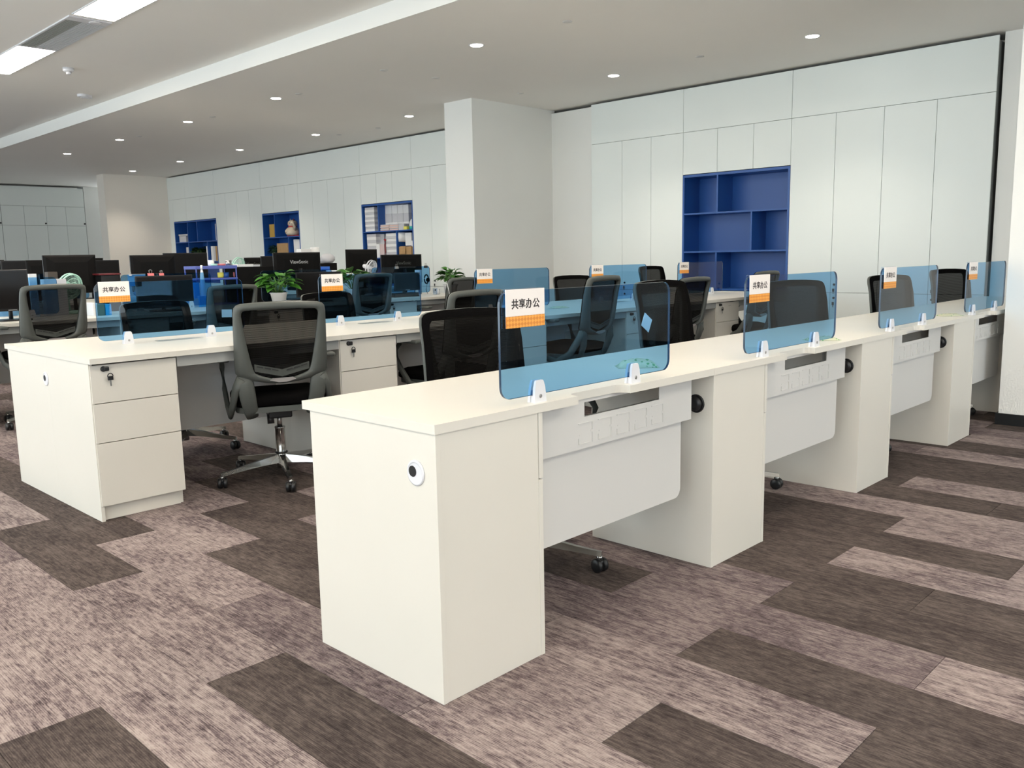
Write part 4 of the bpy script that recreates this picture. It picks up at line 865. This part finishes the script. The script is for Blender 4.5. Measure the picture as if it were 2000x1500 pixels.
ya = at(782, 466, 0, 7.55); tag(MB().lathe([(.015, -.10), (.075, -.095), (.08, 0), (.08, .10), (.015, .105)], n=24, mat=Matrix.Rotation(PI/2, 3, 'Y') @ Matrix.Rotation(.5, 3, 'X')).build('paper_roll', PAPER, None, (7.63, ya.y, 1.40+.10)), 'white paper roll above the open cardboard box', 'roll')
sh('paper_bundle', 'white printed sheets at the right of the lower shelf', 'paper', 791, 803, 454.5, 1.36, PAPER, x=7.56, d=.15, group=gp)
ya = at(779, 480, 0, 7.53); yb_ = at(803, 480, 0, 7.53); w_ = ya.y-yb_.y
t = thing('cardboard_box', 'open brown cardboard box in the lower right of the crammed shelves', 'box', (7.53, (ya.y+yb_.y)/2, S2)); MB().box(0, .22, -w_/2, w_/2, 0, .17, .002).build('carton_body', CARD, t); MB().prism([(-.07, 0), (.07, 0), (.06, -.12), (-.08, -.12)], 0, .004, lambda a, b, q: (-.004-q+b*.15, a+.05, .175+b)).build('flap', CARD, t)
sh('file_folders', 'thin white files at the right edge of the crammed shelves', 'files', 803.5, 808, 470, S2, PAPER, x=7.56, d=.18)
# cat figurine shelf
sh('award_plaque', 'gold award plaque left of the cat figurine', 'plaque', 525.5, 535, 438, S1-.005, GOLD, x=7.54, d=.03)
ya = at(567, 458, 0, 7.55); yc_ = at(580, 458, 0, 7.55); t = thing('cat_figurine', 'cream ceramic waving cat figurine with red collar', 'figurine', (7.60, ya.y-.02, S1+.012)); Sx = 1.15
body = MB().lathe([(.02, 0), (.115, .004), (.135, .04), (.125, .09), (.09, .14), (.07, .165), (.02, .17)], n=24); body.build('body', CERAM, t)
hd = MB(); hd.smooth = True; hd.lathe([(.01, .150), (.06, .160), (.088, .195), (.092, .225), (.080, .258), (.05, .28), (.01, .288)], n=24); hd.build('head', CERAM, t)
for s in (-1, 1): e = MB(); e.add([(-.02, s*.075, .255), (-.02, s*.030, .275), (.02, s*.052, .26), (-.005, s*.062, .318)], [(0, 1, 3), (1, 2, 3), (2, 0, 3), (0, 2, 1)]); e.build('ear', CERAM if s > 0 else pm('dark_red_glaze', (.10, .012, .012), .4), t)
MB().lathe([(.075, .150), (.088, .156), (.086, .168), (.072, .172)], n=24).build('collar', RED, t)
MB().tube([(-.02, -.10, .10), (-.05, -.135, .16), (-.06, -.125, .225), (-.07, -.11, .25)], [.03, .028, .028, .024], 12).build('raised_paw', CERAM, t)
MB().tube([(-.06, .06, .13), (-.11, .05, .08), (-.125, .03, .05)], [.025, .027, .024], 12).build('lowered_paw', CERAM, t)
for s in (-1, 1): MB().lathe([(.001, .011), (.009, .009), (.009, 0)], (-.082, s*.03, .228), 10, Matrix.Rotation(-PI/2, 3, 'Y')).build('eye', INK, t)
MB().lathe([(.001, .010), (.007, .008), (.007, 0)], (-.086, 0, .205), 10, Matrix.Rotation(-PI/2, 3, 'Y')).build('nose', PINK, t)
m = MB(); cl = [(.14*math.cos(a)*(1+.12*math.sin(5*a)), .26*math.sin(a)*(1+.10*math.sin(7*a))) for a in [2*PI*k/40 for k in range(40)]]; m.prism(cl, 0, .010); tag(m.build('red_cloth', RED, None, (7.68, ya.y-.02, S1+.001)), 'red cloth under the cat figurine', 'cloth')
sh('cardboard_box', 'sealed brown cardboard box below the cat figurine', 'box', 540.5, 562, 475, S2, CARD, x=7.53, d=.2)
for i, (a, b) in enumerate([(573, 577.4), (577.7, 582), (582.3, 586.5)]): sh('binder', '%s white binder below the cat figurine' % ['left', 'middle', 'right'][i], 'binder', a, b, 467.5, S2, PAPER, x=7.56, d=.2, group='white binders below the cat figurine')
ya = at(530, 490, 0, 7.6); plant('shelf_plant', 'dark leafy plant left of the sealed cardboard box', (7.66, ya.y-.02, S2), .16, .30, 44, 21, LEAFD, pr=.05, phh=.07, lw=.06, ll=.11)
# farthest shelf
sh('white_box', 'white plastic box in the farthest blue shelves', 'box', 350, 363, 461, S1-.005, PAPERG, x=7.54, d=.2); sh('box_lid', 'grey lid on the white box in the farthest shelves', 'lid', 348.5, 366, 457.5, at(355, 461, 0, 7.54).z+.002, PAPERG, x=7.53, d=.22)
sh('leaning_board', 'pale board leaning at the right of the farthest shelves', 'board', 419.5, 421.5, 437, S1, PAPERG, x=7.54, d=.25)
ya = at(386, 492, 0, 7.6); plant('shelf_plant', 'dark leafy plant in the farthest blue shelves', (7.64, ya.y, S2), .28, .30, 80, 22, LEAFD, pr=.09, phh=.09, lw=.09, ll=.14)
for i, (a, b, mm) in enumerate([(402.5, 406, PAPER), (411.5, 416, PAPER), (416.3, 420, PAPERG), (420.3, 424, CARD)]): sh('binder', '%s in the farthest blue shelves' % ['single white file left of the divider', 'white binder right of the divider', 'grey binder next to the white one', 'brown binder at the right end'][i], 'binder', a, b, 481, S2, mm, x=7.55, d=.22)
sh('white_tin', 'small white tin beside the plant in the farthest shelves', 'tin', 363.5, 368, 483, S2, PAPERG, x=7.55, d=.1)
